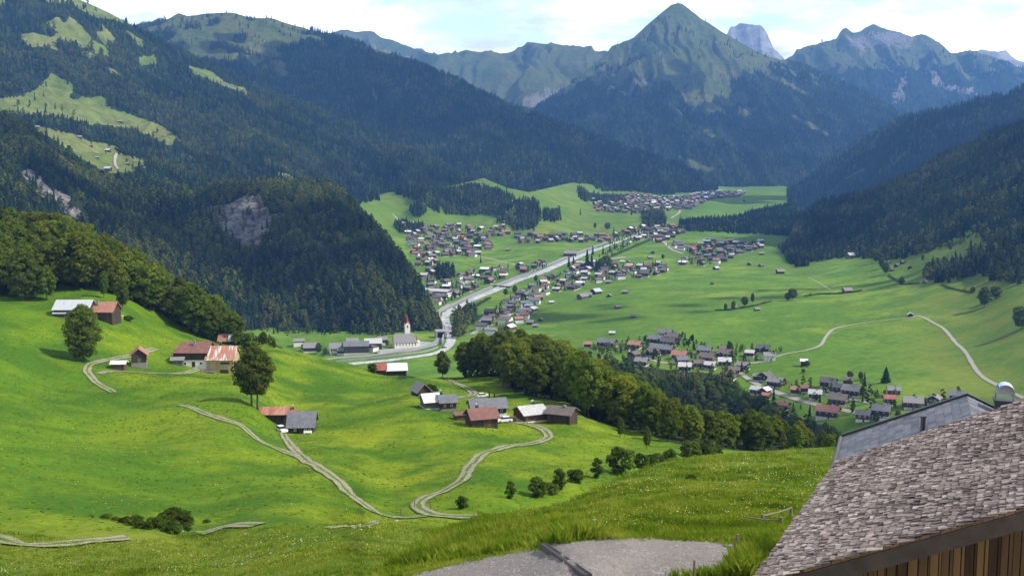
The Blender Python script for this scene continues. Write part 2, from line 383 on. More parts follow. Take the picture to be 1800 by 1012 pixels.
# ---- near hillside -------------------------------------------------
near_ctl = [(-150,1150,60),(0,1012,78),(300,1012,74),(600,1012,62),(300,1150,55),(600,1150,50),(50,955,98),(200,950,104),(350,935,122),(690,912,152),(640,880,171),(560,810,214),(430,750,246),
 (320,718,268),(170,662,325),(80,690,290),(0,750,212),(-150,760,200),(0,600,335),(-150,600,330),(0,520,420),(-150,500,440),(150,550,400),(240,645,348),(360,650,368),(430,690,318),(500,745,298),(300,800,205),
 (150,850,160),(300,900,138),(600,700,342),(600,640,430),(500,612,430),(690,655,440),(715,690,345),(760,712,320),(845,748,280),(940,742,296),(1010,742,302),(1100,768,296),(960,772,260),(860,800,224),
 (735,885,174),(800,905,155),(900,860,184),(1000,820,216),(1100,800,243),(1190,785,275),(880,664,425),(900,640,470),(950,638,465),(1100,700,405),(1300,770,345),(1480,788,305),(1700,805,300),(790,656,455),
 (0,440,530),(200,470,505),(200,530,428),(340,560,475),(420,600,445),(-150,395,600),(850,1020,112),(1190,910,190),(1500,910,210),(-700,520,520),(-700,760,250),(-700,1150,62),(-300,1600,38),(600,1600,34),(300,2000,24),(850,925,140),(1190,830,225),(1500,830,250),(700,1000,72)]
near_top = [(-700,380),(-150,395),(0,440),(100,452),(200,472),(280,520),(340,560),(420,598),(480,605),(500,612),(590,634),(650,641),(690,650),(720,656),(790,656),(880,655),(910,641),(950,638),(1000,655),(1100,700),(1200,745),(1300,768),(1480,785),(1700,800)]
near_bot = [(-700,1900),(560,1900),(640,1250),(700,1100),(850,1010),(1190,900),(1700,890)]
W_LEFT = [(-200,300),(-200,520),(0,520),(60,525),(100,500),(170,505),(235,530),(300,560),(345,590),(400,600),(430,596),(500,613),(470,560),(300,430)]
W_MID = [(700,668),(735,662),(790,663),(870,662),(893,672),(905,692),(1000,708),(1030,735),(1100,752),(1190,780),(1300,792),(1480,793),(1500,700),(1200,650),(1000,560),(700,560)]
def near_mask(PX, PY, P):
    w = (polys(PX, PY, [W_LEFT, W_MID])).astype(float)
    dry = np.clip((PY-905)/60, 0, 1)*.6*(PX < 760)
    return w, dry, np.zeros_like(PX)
def near_noise(P, PX, PY, s):
    D = P[..., 1]
    return fbm(P[..., 0]/45, P[..., 1]/45, 3, 3)*2.6*np.clip(D/200, .2, 1) + fbm(P[..., 0]/130, P[..., 1]/130, 2, 4)*4*np.clip(D/300-.2, 0, 1) + fbm(P[..., 0]/9, P[..., 1]/9, 2, 9)*.45 + fbm(P[..., 0]/3.2, P[..., 1]/3.2, 2, 19)*.22
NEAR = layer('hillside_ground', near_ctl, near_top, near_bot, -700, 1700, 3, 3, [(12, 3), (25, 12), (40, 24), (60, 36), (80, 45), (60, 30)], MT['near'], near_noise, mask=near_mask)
# ---- foreground spur -------------------------------------------------
spur_ctl = [(1190,806,145),(1470,789,152),(1300,794,148),(1100,838,122),(1000,880,103),(850,908,88),(760,950,71),(680,1000,59),(560,1090,48),(1100,950,45),(1100,1012,38),(1250,960,45),(900,1005,42.5),(1300,900,66),(1200,870,86),
 (1400,850,98),(1400,1000,37.5),(1000,935,54),(1600,850,98),(1900,800,130),(1700,1012,33),(1900,1012,32),(700,1100,36),(1200,1300,24),(1800,1300,22),(700,1400,22),(1250,1550,16)]
spur_top = [(500,1150),(560,1085),(640,1028),(680,1000),(720,972),(760,948),(800,926),(850,906),(930,893),(1000,878),(1060,855),(1120,829),(1190,805),(1250,797),(1300,793),(1470,788),(1600,790),(1950,790)]
G_PATH = [(700,1018),(760,1000),(830,985),(880,975),(950,962),(960,955),(1040,947),(1140,945),(1240,950),(1300,957),(1322,968),(1306,990),(1270,1003),(1215,1012),(1160,1018),(1120,1030),(1040,1100),(700,1200),(600,1200)]
def spur_mask(PX, PY, P):
    e = fbm(P[..., 0]*1.2, P[..., 1]*1.2, 3, 40)*26
    g = polys(PX+e*.6, PY+e*.35, [G_PATH]).astype(float)
    dry = np.clip((PY-845)/50, 0, 1)*np.clip((930-PY)/30, 0, 1)*.5+np.clip((PX-880)/300, 0, .25)
    return np.zeros_like(PX), dry, g
def spur_noise(P, PX, PY, s):
    return fbm(P[..., 0]/14, P[..., 1]/14, 3, 5)*.55*np.clip((P[..., 1]-25)/50, .1, 1) + fbm(P[..., 0]/2.5, P[..., 1]/2.5, 3, 6)*.12
SPUR = layer('foreground_bank', spur_ctl, spur_top, [(500,1500),(1950,1500)], 500, 1950, 2.2, 2.2, [(3, 1.2), (6, 3.4), (10, 7), (14, 11), (20, 17), (30, 26), (40, 34)], MT['spur'], spur_noise, mask=spur_mask)
# ---- valley floor -------------------------------------------------
val_ctl = [(380,640,0),(480,590,0),(600,605,0),(720,610,0),(650,580,2),(780,600,0),(860,600,3),(780,540,0),(760,500,3),(950,480,8),(860,520,2),(740,450,15),(800,420,22),(900,420,20),(1000,430,18),(1100,430,18),(1100,480,14),
 (1050,540,10),(950,580,7),(1000,600,13),(1160,620,24),(1050,640,20),(1050,700,12),(1250,640,25),(1490,690,28),(1600,720,30),(1350,700,18),(1250,760,0),(1450,770,16),(1100,790,-6),(1200,560,22),(1300,500,20),(1400,520,28),
 (1600,550,42),(1750,680,38),(1800,620,52),(1800,560,64),(1800,480,82),(1700,480,66),(1600,480,49),(1500,455,36),(1400,462,18),(1400,432,20),(1300,430,18),(1300,460,18),(1720,412,101),(1800,400,114),(1620,432,74),(1900,400,122),(1900,500,84),(1875,577,66),(1900,640,57),(1900,750,42),(1900,840,30),(1700,830,18),
 (1200,400,30),(1300,400,28),(1400,380,44),(1400,335,70),(1300,335,67),(1250,350,62),(1150,350,61),(1050,350,70),(1100,376,48),(1100,402,27),(1000,345,88),(1000,370,62),(1000,402,31),(1040,320,118),(900,402,34),(880,375,68),(860,345,104),
 (850,315,142),(900,380,62),(800,382,58),(700,352,98),(700,385,58),(650,350,102),(640,385,70),(930,345,104),(750,340,116),(950,560,5),(1250,385,42),(1330,385,42)]
val_top = [(380,600),(480,575),(640,350),(660,342),(700,336),(740,334),(800,325),(830,318),(850,313),(890,330),(930,338),(1000,322),(1040,312),(1080,316),(1110,322),(1200,330),(1240,318),(1300,322),(1385,328),(1420,440),(1500,440),(1600,424),(1700,402),(1800,385),(1950,365)]
val_bot = [(380,680),(480,660),(700,680),(900,720),(1000,790),(1250,830),(1500,830),(1950,850)]
def val_noise(P, PX, PY, s):
    return fbm(P[..., 0]/260, P[..., 1]/260, 3, 12)*(2.5+np.clip((PX-1450)/300, 0, 1)*12)*np.clip((s-.02)*8, 0, 1)*np.clip((420-PY)/-200+.4, .25, 1)
VW = [[(1040,640),(1110,640),(1180,650),(1240,655),(1290,660),(1310,690),(1380,730),(1440,745),(1480,760),(1480,840),(1000,840),(990,650)]]
def val_mask(PX, PY, P):
    w = polys(PX, PY, VW).astype(float)
    dry = np.clip((PX-1560)/200, 0, .5)+.35*((PY < 420) & (PX < 1150))
    return w, dry, np.zeros_like(PX)
VAL = layer('valley_ground', val_ctl, val_top, val_bot, 380, 1950, 3, 2, [(60, 4), (200, 20), (400, 60)], MT['valley'], val_noise, zmode=True, mask=val_mask)
# ---- forested spur with the rock face -------------------------------------------------
CL_FAR = {}
def mtn(name, ctl, top, bot, px0, px1, du, dv, back, amp, wl, clear=(), rocks=(), line_y=None, seed=0, gully=0, gw=120, mat='far', edge=5, low=0, patch=50, cf=.22):
    top = [(x, y+low) for x, y in top]
    def nz(P, PX, PY, s):
        f = np.clip(s*5, .1, 1)*np.clip((1-s)*7, cf, 1)
        z = ridged(P[..., 0]/wl, P[..., 1]/wl, 5, seed)*amp*f
        if gully: z = z + ridged(P[..., 0]/gw+.4*fbm(P[..., 0]/300, P[..., 1]/300, 2, seed+3), P[..., 1]/gw*.12, 3, seed+7)*gully*f
        return z-amp*.3
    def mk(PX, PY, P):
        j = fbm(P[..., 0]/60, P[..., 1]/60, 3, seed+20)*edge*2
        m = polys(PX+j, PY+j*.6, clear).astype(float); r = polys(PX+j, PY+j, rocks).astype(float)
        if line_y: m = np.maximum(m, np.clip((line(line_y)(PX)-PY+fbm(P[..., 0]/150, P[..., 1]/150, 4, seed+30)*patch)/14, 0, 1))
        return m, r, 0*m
    L = layer(name, ctl, top, bot, px0, px1, du, dv, back, MT[mat], nz, mask=mk)
    L.mk = mk; return L
BK = [(40, 10), (120, 60), (250, 160)]; BK2 = [(100, 40), (300, 200), (600, 450)]
ROCKA = [(362,372),(372,362),(400,358),(430,345),(465,348),(470,372),(500,372),(505,385),(475,392),(466,415),(462,445),(450,449),(428,440),(415,428),(398,412),(380,400)]
ROCKB = [(40,305),(58,300),(75,315),(90,335),(105,340),(125,345),(130,365),(150,375),(160,395),(140,390),(110,372),(90,352),(78,352),(55,330)]
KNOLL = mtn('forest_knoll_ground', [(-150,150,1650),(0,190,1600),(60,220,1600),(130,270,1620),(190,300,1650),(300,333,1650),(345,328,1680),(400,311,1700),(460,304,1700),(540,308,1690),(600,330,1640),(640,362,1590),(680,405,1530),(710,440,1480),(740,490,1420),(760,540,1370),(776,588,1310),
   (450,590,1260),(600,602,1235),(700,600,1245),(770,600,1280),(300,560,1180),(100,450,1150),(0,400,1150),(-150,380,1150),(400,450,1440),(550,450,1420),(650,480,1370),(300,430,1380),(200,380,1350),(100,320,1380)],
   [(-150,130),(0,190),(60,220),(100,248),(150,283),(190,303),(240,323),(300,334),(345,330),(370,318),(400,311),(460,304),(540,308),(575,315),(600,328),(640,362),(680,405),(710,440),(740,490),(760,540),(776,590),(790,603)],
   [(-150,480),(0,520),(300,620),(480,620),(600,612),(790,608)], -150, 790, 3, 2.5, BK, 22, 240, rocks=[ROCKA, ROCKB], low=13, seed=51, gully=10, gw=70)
CL_LEFT = [[(-20,178),(60,165),(95,132),(130,150),(125,175),(150,170),(175,165),(185,185),(240,205),(285,222),(318,245),(300,256),(270,242),(230,228),(190,222),(120,210),(60,205),(0,195)],
 [(45,218),(90,228),(130,235),(160,250),(200,255),(210,262),(200,268),(230,275),(275,290),(235,293),(230,302),(190,305),(150,283),(100,250)],
 [(322,112),(350,120),(375,128),(400,148),(438,158),(432,166),(405,156),(370,142),(345,132)],
 [(90,60),(125,30),(150,50),(160,70),(145,85),(120,70),(60,75)],[(130,10),(170,12),(240,40),(225,42),(160,28)],[(245,105),(270,98),(280,112),(255,122)],[(484,302),(516,308),(512,313),(488,309)],[(175,40),(200,65),(190,85),(172,60)]]
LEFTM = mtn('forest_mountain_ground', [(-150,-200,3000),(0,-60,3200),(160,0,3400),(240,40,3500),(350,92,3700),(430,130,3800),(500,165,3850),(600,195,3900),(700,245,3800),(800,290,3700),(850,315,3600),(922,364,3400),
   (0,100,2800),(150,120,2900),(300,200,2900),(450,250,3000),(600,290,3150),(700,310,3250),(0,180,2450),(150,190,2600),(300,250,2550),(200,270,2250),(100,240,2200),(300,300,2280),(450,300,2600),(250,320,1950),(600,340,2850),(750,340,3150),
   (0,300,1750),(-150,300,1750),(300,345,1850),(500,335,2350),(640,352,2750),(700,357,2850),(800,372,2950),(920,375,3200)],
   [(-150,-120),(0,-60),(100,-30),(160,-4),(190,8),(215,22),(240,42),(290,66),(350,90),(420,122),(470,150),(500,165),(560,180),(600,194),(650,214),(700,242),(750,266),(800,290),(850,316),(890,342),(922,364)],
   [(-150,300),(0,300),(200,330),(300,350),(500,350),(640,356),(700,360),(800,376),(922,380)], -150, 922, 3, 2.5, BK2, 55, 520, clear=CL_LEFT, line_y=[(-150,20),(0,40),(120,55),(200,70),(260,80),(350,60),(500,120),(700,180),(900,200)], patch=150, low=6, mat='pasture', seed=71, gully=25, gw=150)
CL_SEC = [[(480,105),(498,108),(508,132),(492,136),(484,120)],[(430,100),(450,98),(470,112),(440,112)],[(650,150),(665,165),(662,180),(652,165)]]
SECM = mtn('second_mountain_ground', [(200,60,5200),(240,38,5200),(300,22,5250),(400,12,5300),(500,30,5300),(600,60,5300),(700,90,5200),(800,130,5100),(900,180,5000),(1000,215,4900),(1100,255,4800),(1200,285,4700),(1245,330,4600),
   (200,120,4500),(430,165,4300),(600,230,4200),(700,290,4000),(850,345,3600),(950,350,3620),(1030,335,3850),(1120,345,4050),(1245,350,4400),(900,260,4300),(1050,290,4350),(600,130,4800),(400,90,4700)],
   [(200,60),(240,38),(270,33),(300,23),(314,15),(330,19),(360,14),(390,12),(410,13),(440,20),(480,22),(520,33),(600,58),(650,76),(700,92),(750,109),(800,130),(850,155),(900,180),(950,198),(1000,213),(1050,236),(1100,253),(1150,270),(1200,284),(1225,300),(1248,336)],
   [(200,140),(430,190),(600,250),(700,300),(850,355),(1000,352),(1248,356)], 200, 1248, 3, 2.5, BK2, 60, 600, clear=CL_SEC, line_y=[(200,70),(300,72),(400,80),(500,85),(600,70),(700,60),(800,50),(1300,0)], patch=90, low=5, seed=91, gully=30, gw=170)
BOWL = mtn('alpine_bowl_ground', [(540,45,9800),(600,52,9700),(700,72,9500),(830,88,9400),(930,75,9400),(1000,80,9300),(1100,80,9200),(600,200,8000),(800,200,7900),(950,200,7600),(1100,240,7500),(900,150,8500),(1000,150,8400),(700,140,8700)],
   [(540,80),(575,56),(600,52),(625,54),(650,52),(680,62),(710,72),(735,82),(765,93),(800,92),(820,87),(850,90),(880,92),(900,86),(925,75),(940,73),(980,78),(1000,82),(1030,80),(1062,86),(1100,100),(1140,130)],
   [(540,210),(800,220),(1140,250)], 540, 1140, 2.5, 2.5, BK2, 70, 800, clear=[], rocks=[[(905,185),(960,160),(1000,165),(985,185),(940,192)],[(640,75),(690,95),(720,100),(740,112),(700,105)]], line_y=[(540,190),(1140,190)], seed=111, gully=190, gw=300, edge=8)
CL_PEAK = [[(1385,202),(1400,205),(1430,218),(1450,232),(1470,242),(1455,240),(1425,226)],[(1195,278),(1215,280),(1240,292),(1262,298),(1240,300),(1210,296)],[(1330,115),(1380,140),(1420,165),(1430,172),(1400,160),(1350,135)],[(1305,190),(1320,200),(1318,212),(1300,200)]]
PEAK = mtn('pyramid_peak_ground', [(1190,0,7800),(1100,66,7650),(1060,95,7550),(1000,145,7250),(930,192,6900),(850,240,6700),(1280,58,7700),(1385,103,7500),(1500,150,7300),(1575,190,7000),(1660,252,6700),
   (900,300,5300),(1000,335,5000),(1200,310,5250),(1400,345,5100),(1600,345,5500),(1250,200,6300),(1400,220,6250),(1150,200,6200),(1300,120,7000),(1540,250,6250),(1190,80,7100),(1050,200,6350)],
   [(850,240),(930,190),(960,172),(1000,145),(1030,120),(1060,96),(1075,76),(1100,66),(1115,60),(1130,46),(1150,28),(1165,15),(1180,3),(1192,0),(1203,4),(1230,26),(1270,52),(1300,68),(1330,86),(1360,97),(1390,103),(1440,122),(1500,149),(1540,168),(1575,190),(1620,225),(1660,252),(1700,280)],
   [(850,340),(1700,350)], 850, 1700, 2.5, 2.5, BK2, 75, 750, clear=CL_PEAK, rocks=[[(1122,136),(1145,150),(1147,157),(1125,143)]], line_y=[(850,150),(1000,150),(1100,140),(1170,160),(1250,208),(1310,150),(1400,125),(1480,150),(1700,150)], seed=131, gully=90, gw=130, patch=70, cf=.06)
RFAR = mtn('far_massif_ground', [(1370,100,9500),(1480,60,9600),(1600,55,9600),(1720,90,9500),(1900,140,9400),(1400,260,7700),(1600,260,7700),(1900,260,7700),(1500,160,8600),(1700,160,8600)],
   [(1370,112),(1395,98),(1400,92),(1425,81),(1470,68),(1480,55),(1486,52),(1500,58),(1515,55),(1535,46),(1550,50),(1570,51),(1600,62),(1630,65),(1650,73),(1672,88),(1690,90),(1710,90),(1740,96),(1770,106),(1800,118),(1900,145)],
   [(1370,270),(1900,270)], 1370, 1900, 2.2, 2.5, BK2, 110, 700, clear=[], rocks=[[(1490,65),(1560,52),(1640,75),(1560,80),(1500,90)],[(1600,120),(1590,170),(1570,185),(1580,150)],[(1630,110),(1660,150),(1720,160),(1700,170),(1640,150)]], line_y=[(1370,130),(1480,135),(1560,110),(1640,130),(1760,120),(1900,150)], seed=151, gully=140, gw=260, edge=8, cf=.35)
WID = mtn('rock_tower_ground', [(1270,60,10600),(1330,40,10600),(1400,110,10600),(1270,160,9900),(1400,160,9900)], [(1270,75),(1280,54),(1286,44),(1300,36),(1312,40),(1322,38),(1335,45),(1342,52),(1350,64),(1358,84),(1370,94),(1385,108),(1400,125)], [(1270,170),(1400,170)], 1270, 1400, 1.8, 2, [(100, 100), (300, 300)], 90, 500, rocks=[[(0,0),(1800,0),(1800,400),(0,400)]], seed=171, gully=120, gw=200, mat='peakrock', cf=.6)
TINY = mtn('distant_rock_ridge_ground', [(1690,90,10900),(1900,100,10900),(1690,170,10000),(1900,170,10000)], [(1690,100),(1712,90),(1725,84),(1740,88),(1755,90),(1768,85),(1776,94),(1790,104),(1830,116),(1900,120)], [(1690,170),(1900,170)], 1690, 1900, 1.8, 2, [(100, 100), (300, 300)], 80, 500, rocks=[[(0,0),(2000,0),(2000,400),(0,400)]], seed=181, gully=60, gw=300, mat='peakrock')
RMID = mtn('right_ridge_ground', [(1400,330,4900),(1450,287,4800),(1500,250,4700),(1550,220,4600),(1600,195,4500),(1700,175,4300),(1800,145,4200),(1900,110,4100),(1395,350,4600),(1500,345,4100),(1600,330,3800),(1900,290,3300),(1600,260,4100),(1750,220,3900)],
   [(1385,340),(1400,328),(1425,308),(1450,286),(1475,268),(1500,250),(1525,234),(1550,219),(1575,205),(1600,195),(1625,188),(1650,185),(1680,180),(1710,172),(1740,165),(1770,157),(1800,145),(1900,110)],
   [(1385,360),(1500,360),(1600,345),(1900,310)], 1385, 1900, 3, 2.5, BK2, 45, 500, clear=[[(1488,312),(1520,296),(1522,300),(1490,318)]], low=6, seed=191, gully=25, gw=150)
RNEAR = mtn('right_forest_slope_ground', [(1385,470,2000),(1450,464,1990),(1500,452,1880),(1600,437,1640),(1700,414,1510),(1800,405,1380),(1950,390,1250),(1392,410,2300),(1400,370,2600),(1440,350,2720),(1500,340,2720),(1550,325,2680),(1640,275,2620),(1700,250,2520),(1800,205,2420),(1950,140,2300),(1500,400,2300),(1600,370,2150),(1700,330,2000),(1800,300,1860)],
   [(1382,464),(1388,430),(1394,402),(1402,372),(1440,350),(1470,343),(1500,338),(1525,333),(1550,324),(1600,300),(1640,274),(1670,262),(1700,249),(1730,234),(1760,222),(1800,204),(1950,140)],
   [(1382,488),(1450,475),(1500,462),(1600,446),(1700,424),(1800,416),(1950,402)], 1382, 1950, 3, 2.5, BK, 30, 300, low=9, seed=211, gully=14, gw=90)
# ================================================================== trees
def quads(cent, nrm, size, r):
    """leaf-clump quads: centres (n,3), normals (n,3), sizes (n,)"""
    n = len(cent); nrm = nrm/np.linalg.norm(nrm, axis=1)[:, None]
    a = np.cross(nrm, r.normal(size=(n, 3))); a /= np.linalg.norm(a, axis=1)[:, None]; b = np.cross(nrm, a)
    s = size[:, None]; k = r.uniform(.6, 1., (n, 1))
    v = np.stack([cent-a*s-b*s*k*.3, cent+b*s*-k, cent+a*s+b*s*k*.4, cent+b*s*k], 1).reshape(-1, 3)
    return v, np.arange(4*n).reshape(n, 4)
def ico(rad, c, sub=1):
    t = (1+5**.5)/2
    v = np.array([(-1,t,0),(1,t,0),(-1,-t,0),(1,-t,0),(0,-1,t),(0,1,t),(0,-1,-t),(0,1,-t),(t,0,-1),(t,0,1),(-t,0,-1),(-t,0,1)], float); v /= np.linalg.norm(v, axis=1)[:, None]
    f = [(0,11,5),(0,5,1),(0,1,7),(0,7,10),(0,10,11),(1,5,9),(5,11,4),(11,10,2),(10,7,6),(7,1,8),(3,9,4),(3,4,2),(3,2,6),(3,6,8),(3,8,9),(4,9,5),(2,4,11),(6,2,10),(8,6,7),(9,8,1)]
    return v*rad+np.array(c), np.array(f)
def crown_geo(seed, H, Wd, base, nl, leaf, lobes=14, shape='oval', jit=.8, fine=1.):
    r = np.random.default_rng(seed); V = []; Fq = []; Ft = []; off = 0
    cs = []; rs = []
    for i in range(lobes):
        t = (i+.5)/lobes; z = base+(H-base)*(.08+.84*t)
        if shape == 'oval': w = math.sin(math.pi*min(.97, (.14+.8*t)))**.75
        elif shape == 'cone': w = 1.05-t*.85
        else: w = .7+.5*math.sin(math.pi*t)
        rad = Wd*fine*(.3+.16*r.random())*(.62+.38*w); a = i*2.39996+r.uniform(-.4, .4); d = max(0, Wd*w-rad)*r.uniform(.55, 1.05)
        cs.append((math.cos(a)*d, math.sin(a)*d, z)); rs.append(rad)
    cs = np.array(cs); rs = np.array(rs)
    p = rs**2/np.sum(rs**2); li = r.choice(lobes, nl, p=p); d = r.normal(size=(nl, 3)); d /= np.linalg.norm(d, axis=1)[:, None]; d[:, 2] = np.where(d[:, 2] < -.35, -d[:, 2], d[:, 2])
    c = cs[li]+d*rs[li][:, None]*r.uniform(.78, 1.12, (nl, 1))*np.array([1, 1, .85]); c[:, 2] = np.maximum(c[:, 2], base*.85)
    v, f = quads(c, d+r.normal(size=(nl, 3))*jit*.6+np.array([0, 0, .25]), leaf*r.uniform(.6, 1.25, nl), r)
    V = [v]; FF = [tuple(x) for x in f.tolist()]; off = len(v)
    for q, rad in zip(cs, rs):
        iv, fi = ico(rad*.66, q); V.append(iv*np.array([1, 1, .9])+np.array([0, 0, q[2]*.1])); FF += [tuple(x) for x in (fi+off).tolist()]; off += 12
    return np.concatenate(V), FF
def crown_mesh(name, mat, *a, **k):
    v, f = crown_geo(*a, **k); return mesh(name, v, f, [MT[mat]])
def trunk_mesh(seed, H, r0, mat='bark', stems=1, limbs=5):
    r = random.Random(seed); b = MB()
    for s in range(stems):
        ox = (s-(stems-1)/2)*1.6; lean = r.uniform(-.03, .03)
        pts = [(ox+lean*H*t+.12*math.sin(3*t+s), .1*math.cos(4*t+s), -1.2+t*(H+1.2)) for t in (0, .15, .35, .6, .8, 1)]
        b.tube(pts, [r0*1.35, r0, r0*.85, r0*.6, r0*.35, r0*.12], 8)
        for i in range(limbs):
            t = .4+.5*i/limbs; a = i*2.4+r.random(); z = t*H; L = H*.26*(1.2-t)
            b.tube([(ox+lean*z, 0, z), (ox+lean*z+math.cos(a)*L*.5, math.sin(a)*L*.5, z+L*.3), (ox+math.cos(a)*L, math.sin(a)*L, z+L*.75)], [r0*.35, r0*.2, r0*.06], 5)
    return b.mesh('trunk', [MT[mat]], True)
def spruce_geo(seed, H, W, tiers, n, base=.08):
    r = random.Random(seed); b = MB()
    for i in range(tiers):
        t = i/tiers; z0 = H*(base+(1-base)*t)-H*.02; z1 = min(H, z0+H*(1.9/tiers)*(1-.15*t)); w = W*(1-t)**.85*r.uniform(.88, 1.1)+.12
        pts = []
        for j in range(2*n):
            a = math.pi*j/n+r.uniform(-.12, .12)+i*.7; k = w*(r.uniform(.85, 1.12) if j % 2 == 0 else r.uniform(.5, .66))
            pts.append((math.cos(a)*k, math.sin(a)*k, z0-(.05*H*(1-t) if j % 2 == 0 else 0)+r.uniform(-.01, .01)*H))
        for j in range(2*n): b.poly([pts[j], pts[(j+1) % (2*n)], (r.uniform(-.05, .05), 0, z1)])
    return b
BEECH = []
for i, (H, W, base, sh) in enumerate([(21, 6.2, 2.2, 'oval'), (19, 5.6, 1.6, 'oval'), (23, 6.4, 2.8, 'oval'), (18, 6.4, 1.2, 'round'), (20, 5.2, 2., 'oval')]):
    BEECH.append((crown_mesh('beech_crown', 'beech', 100+i, H, W, base, 5200, .44, 46, sh, 1., .78), trunk_mesh(i, H*.8, .32), H))
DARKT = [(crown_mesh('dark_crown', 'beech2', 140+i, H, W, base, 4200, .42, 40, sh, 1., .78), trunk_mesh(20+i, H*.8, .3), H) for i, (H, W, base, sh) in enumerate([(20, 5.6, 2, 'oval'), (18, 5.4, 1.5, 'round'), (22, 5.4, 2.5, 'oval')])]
BUSH = [(crown_mesh('bush_crown', 'bush', 160+i, H, W, .0, 750, .26, 9, sh), H) for i, (H, W, sh) in enumerate([(4, 2.2, 'round'), (5, 2., 'oval'), (3, 2.4, 'round')])]
SPR = [(spruce_geo(30+i, H, W, 11, 9).mesh('spruce_crown', [MT['spruce']]), trunk_mesh(40+i, H*.6, .22, limbs=0), H) for i, (H, W) in enumerate([(20, 3.4), (17, 3.2)])]
def place_tree(name, label, cat, group, kind, p, h, rz=None, wide=1.):
    cm, tm, H = kind; s = h/H
    t = empty(name, tuple(p), random.uniform(0, 6.28) if rz is None else rz, label, cat, group)
    obj('crown', cm, t, sc=(s*wide, s*wide, s))
    if tm is not None: obj('trunk', tm, t, sc=s)
    return t
# ------------------------------------------------------------------ far forests: one object each, drawn by geometry nodes
def lowpoly(kind, seed):
    if kind == 'spruce': return spruce_geo(seed, 20, 3.3, 6, 5).mesh('spruce_low', [MT['spruce']])
    return crown_mesh('broad_low', 'fbroad', seed, 16, 4.6, 1., 170, 1.15, 7, 'oval')
PROTO = bpy.data.collections.new('forest_tree_kinds')          # shapes the far forests are drawn from; never linked to the scene
for i in range(6):
    k = 'spruce' if i < 3 else 'broad'
    o = bpy.data.objects.new('%d_forest_%s_tree' % (i, k), lowpoly(k, 300+i)); PROTO.objects.link(o)
def forest_tree_nodes():
    ng = bpy.data.node_groups.new('forest', 'GeometryNodeTree')
    ng.interface.new_socket('Geometry', in_out='INPUT', socket_type='NodeSocketGeometry'); ng.interface.new_socket('Geometry', in_out='OUTPUT', socket_type='NodeSocketGeometry')
    N = ng.nodes; L = ng.links
    i = N.new('NodeGroupInput'); o = N.new('NodeGroupOutput'); iop = N.new('GeometryNodeInstanceOnPoints'); ci = N.new('GeometryNodeCollectionInfo')
    ci.inputs['Collection'].default_value = PROTO; ci.inputs['Separate Children'].default_value = True; ci.inputs['Reset Children'].default_value = True
    iop.inputs['Pick Instance'].default_value = True
    def at_(nm, typ):
        a = N.new('GeometryNodeInputNamedAttribute'); a.data_type = typ; a.inputs['Name'].default_value = nm; return a.outputs[0]
    L.new(i.outputs[0], iop.inputs['Points']); L.new(ci.outputs[0], iop.inputs['Instance'])
    L.new(at_('species', 'INT'), iop.inputs['Instance Index']); L.new(at_('turn', 'FLOAT_VECTOR'), iop.inputs['Rotation']); L.new(at_('size', 'FLOAT_VECTOR'), iop.inputs['Scale'])
    L.new(iop.outputs[0], o.inputs[0]); return ng
FNG = forest_tree_nodes()
NTREES = 0
def forest(name, pts, sizes, spruce, label):
    """pts (n,3) tree feet, sizes (n,) heights/18, spruce (n,) bool"""
    global NTREES
    n = len(pts); NTREES += n
    m = mesh(name, pts, [])
    a = m.attributes.new('species', 'INT', 'POINT'); a.data.foreach_set('value', np.where(spruce, rng.integers(0, 3, n), rng.integers(3, 6, n)).astype(np.int32))
    t = np.zeros((n, 3)); t[:, 2] = rng.uniform(0, 6.28, n); t[:, :2] = rng.normal(0, .04, (n, 2))
    a = m.attributes.new('turn', 'FLOAT_VECTOR', 'POINT'); a.data.foreach_set('vector', t.ravel())
    s = sizes[:, None]*np.stack([rng.uniform(.85, 1.2, n)]*2+[rng.uniform(.85, 1.2, n)], 1)
    a = m.attributes.new('size', 'FLOAT_VECTOR', 'POINT'); a.data.foreach_set('vector', s.ravel())
    tn = np.clip(1.5*fbm(pts[:, 0]/70, pts[:, 1]/70, 4, 91)+.8*fbm(pts[:, 0]/400, pts[:, 1]/400, 2, 92), -.45, .8); a = m.attributes.new('tone', 'FLOAT', 'POINT'); a.data.foreach_set('value', tn.astype(np.float32))
    o = obj(name, m); md = o.modifiers.new('trees', 'NODES'); md.node_group = FNG
    return tag(o, label, 'forest', None, 'stuff')
def scatter(L, spacing, keep, back=1):
    """random tree feet on a layer: about one per spacing^2 of plan area where keep(px,py,P) says so"""
    nr = L.nrow-1+back; P = L.P; a, b, c, d = P[:nr, :-1], P[:nr, 1:], P[1:nr+1, 1:], P[1:nr+1, :-1]
    e1 = c-a; e2 = d-b; ar = np.abs(e1[..., 0]*e2[..., 1]-e1[..., 1]*e2[..., 0])*.5
    slant = np.linalg.norm(np.cross(e1, e2), axis=-1)*.5
    n = rng.poisson(np.minimum(np.sqrt(ar*slant), ar*2.2)/spacing**2)
    i, j = np.nonzero(n); k = n[i, j]; i = np.repeat(i, k); j = np.repeat(j, k); u = rng.random(len(i))[:, None]; v = rng.random(len(i))[:, None]
    Q = (a[i, j]*(1-u)+b[i, j]*u)*(1-v)+(d[i, j]*(1-u)+c[i, j]*u)*v
    px, py = proj(Q); ok = (px > -60) & (px < 1860) & (py > -60) & keep(px, py, Q)
    return Q[ok]
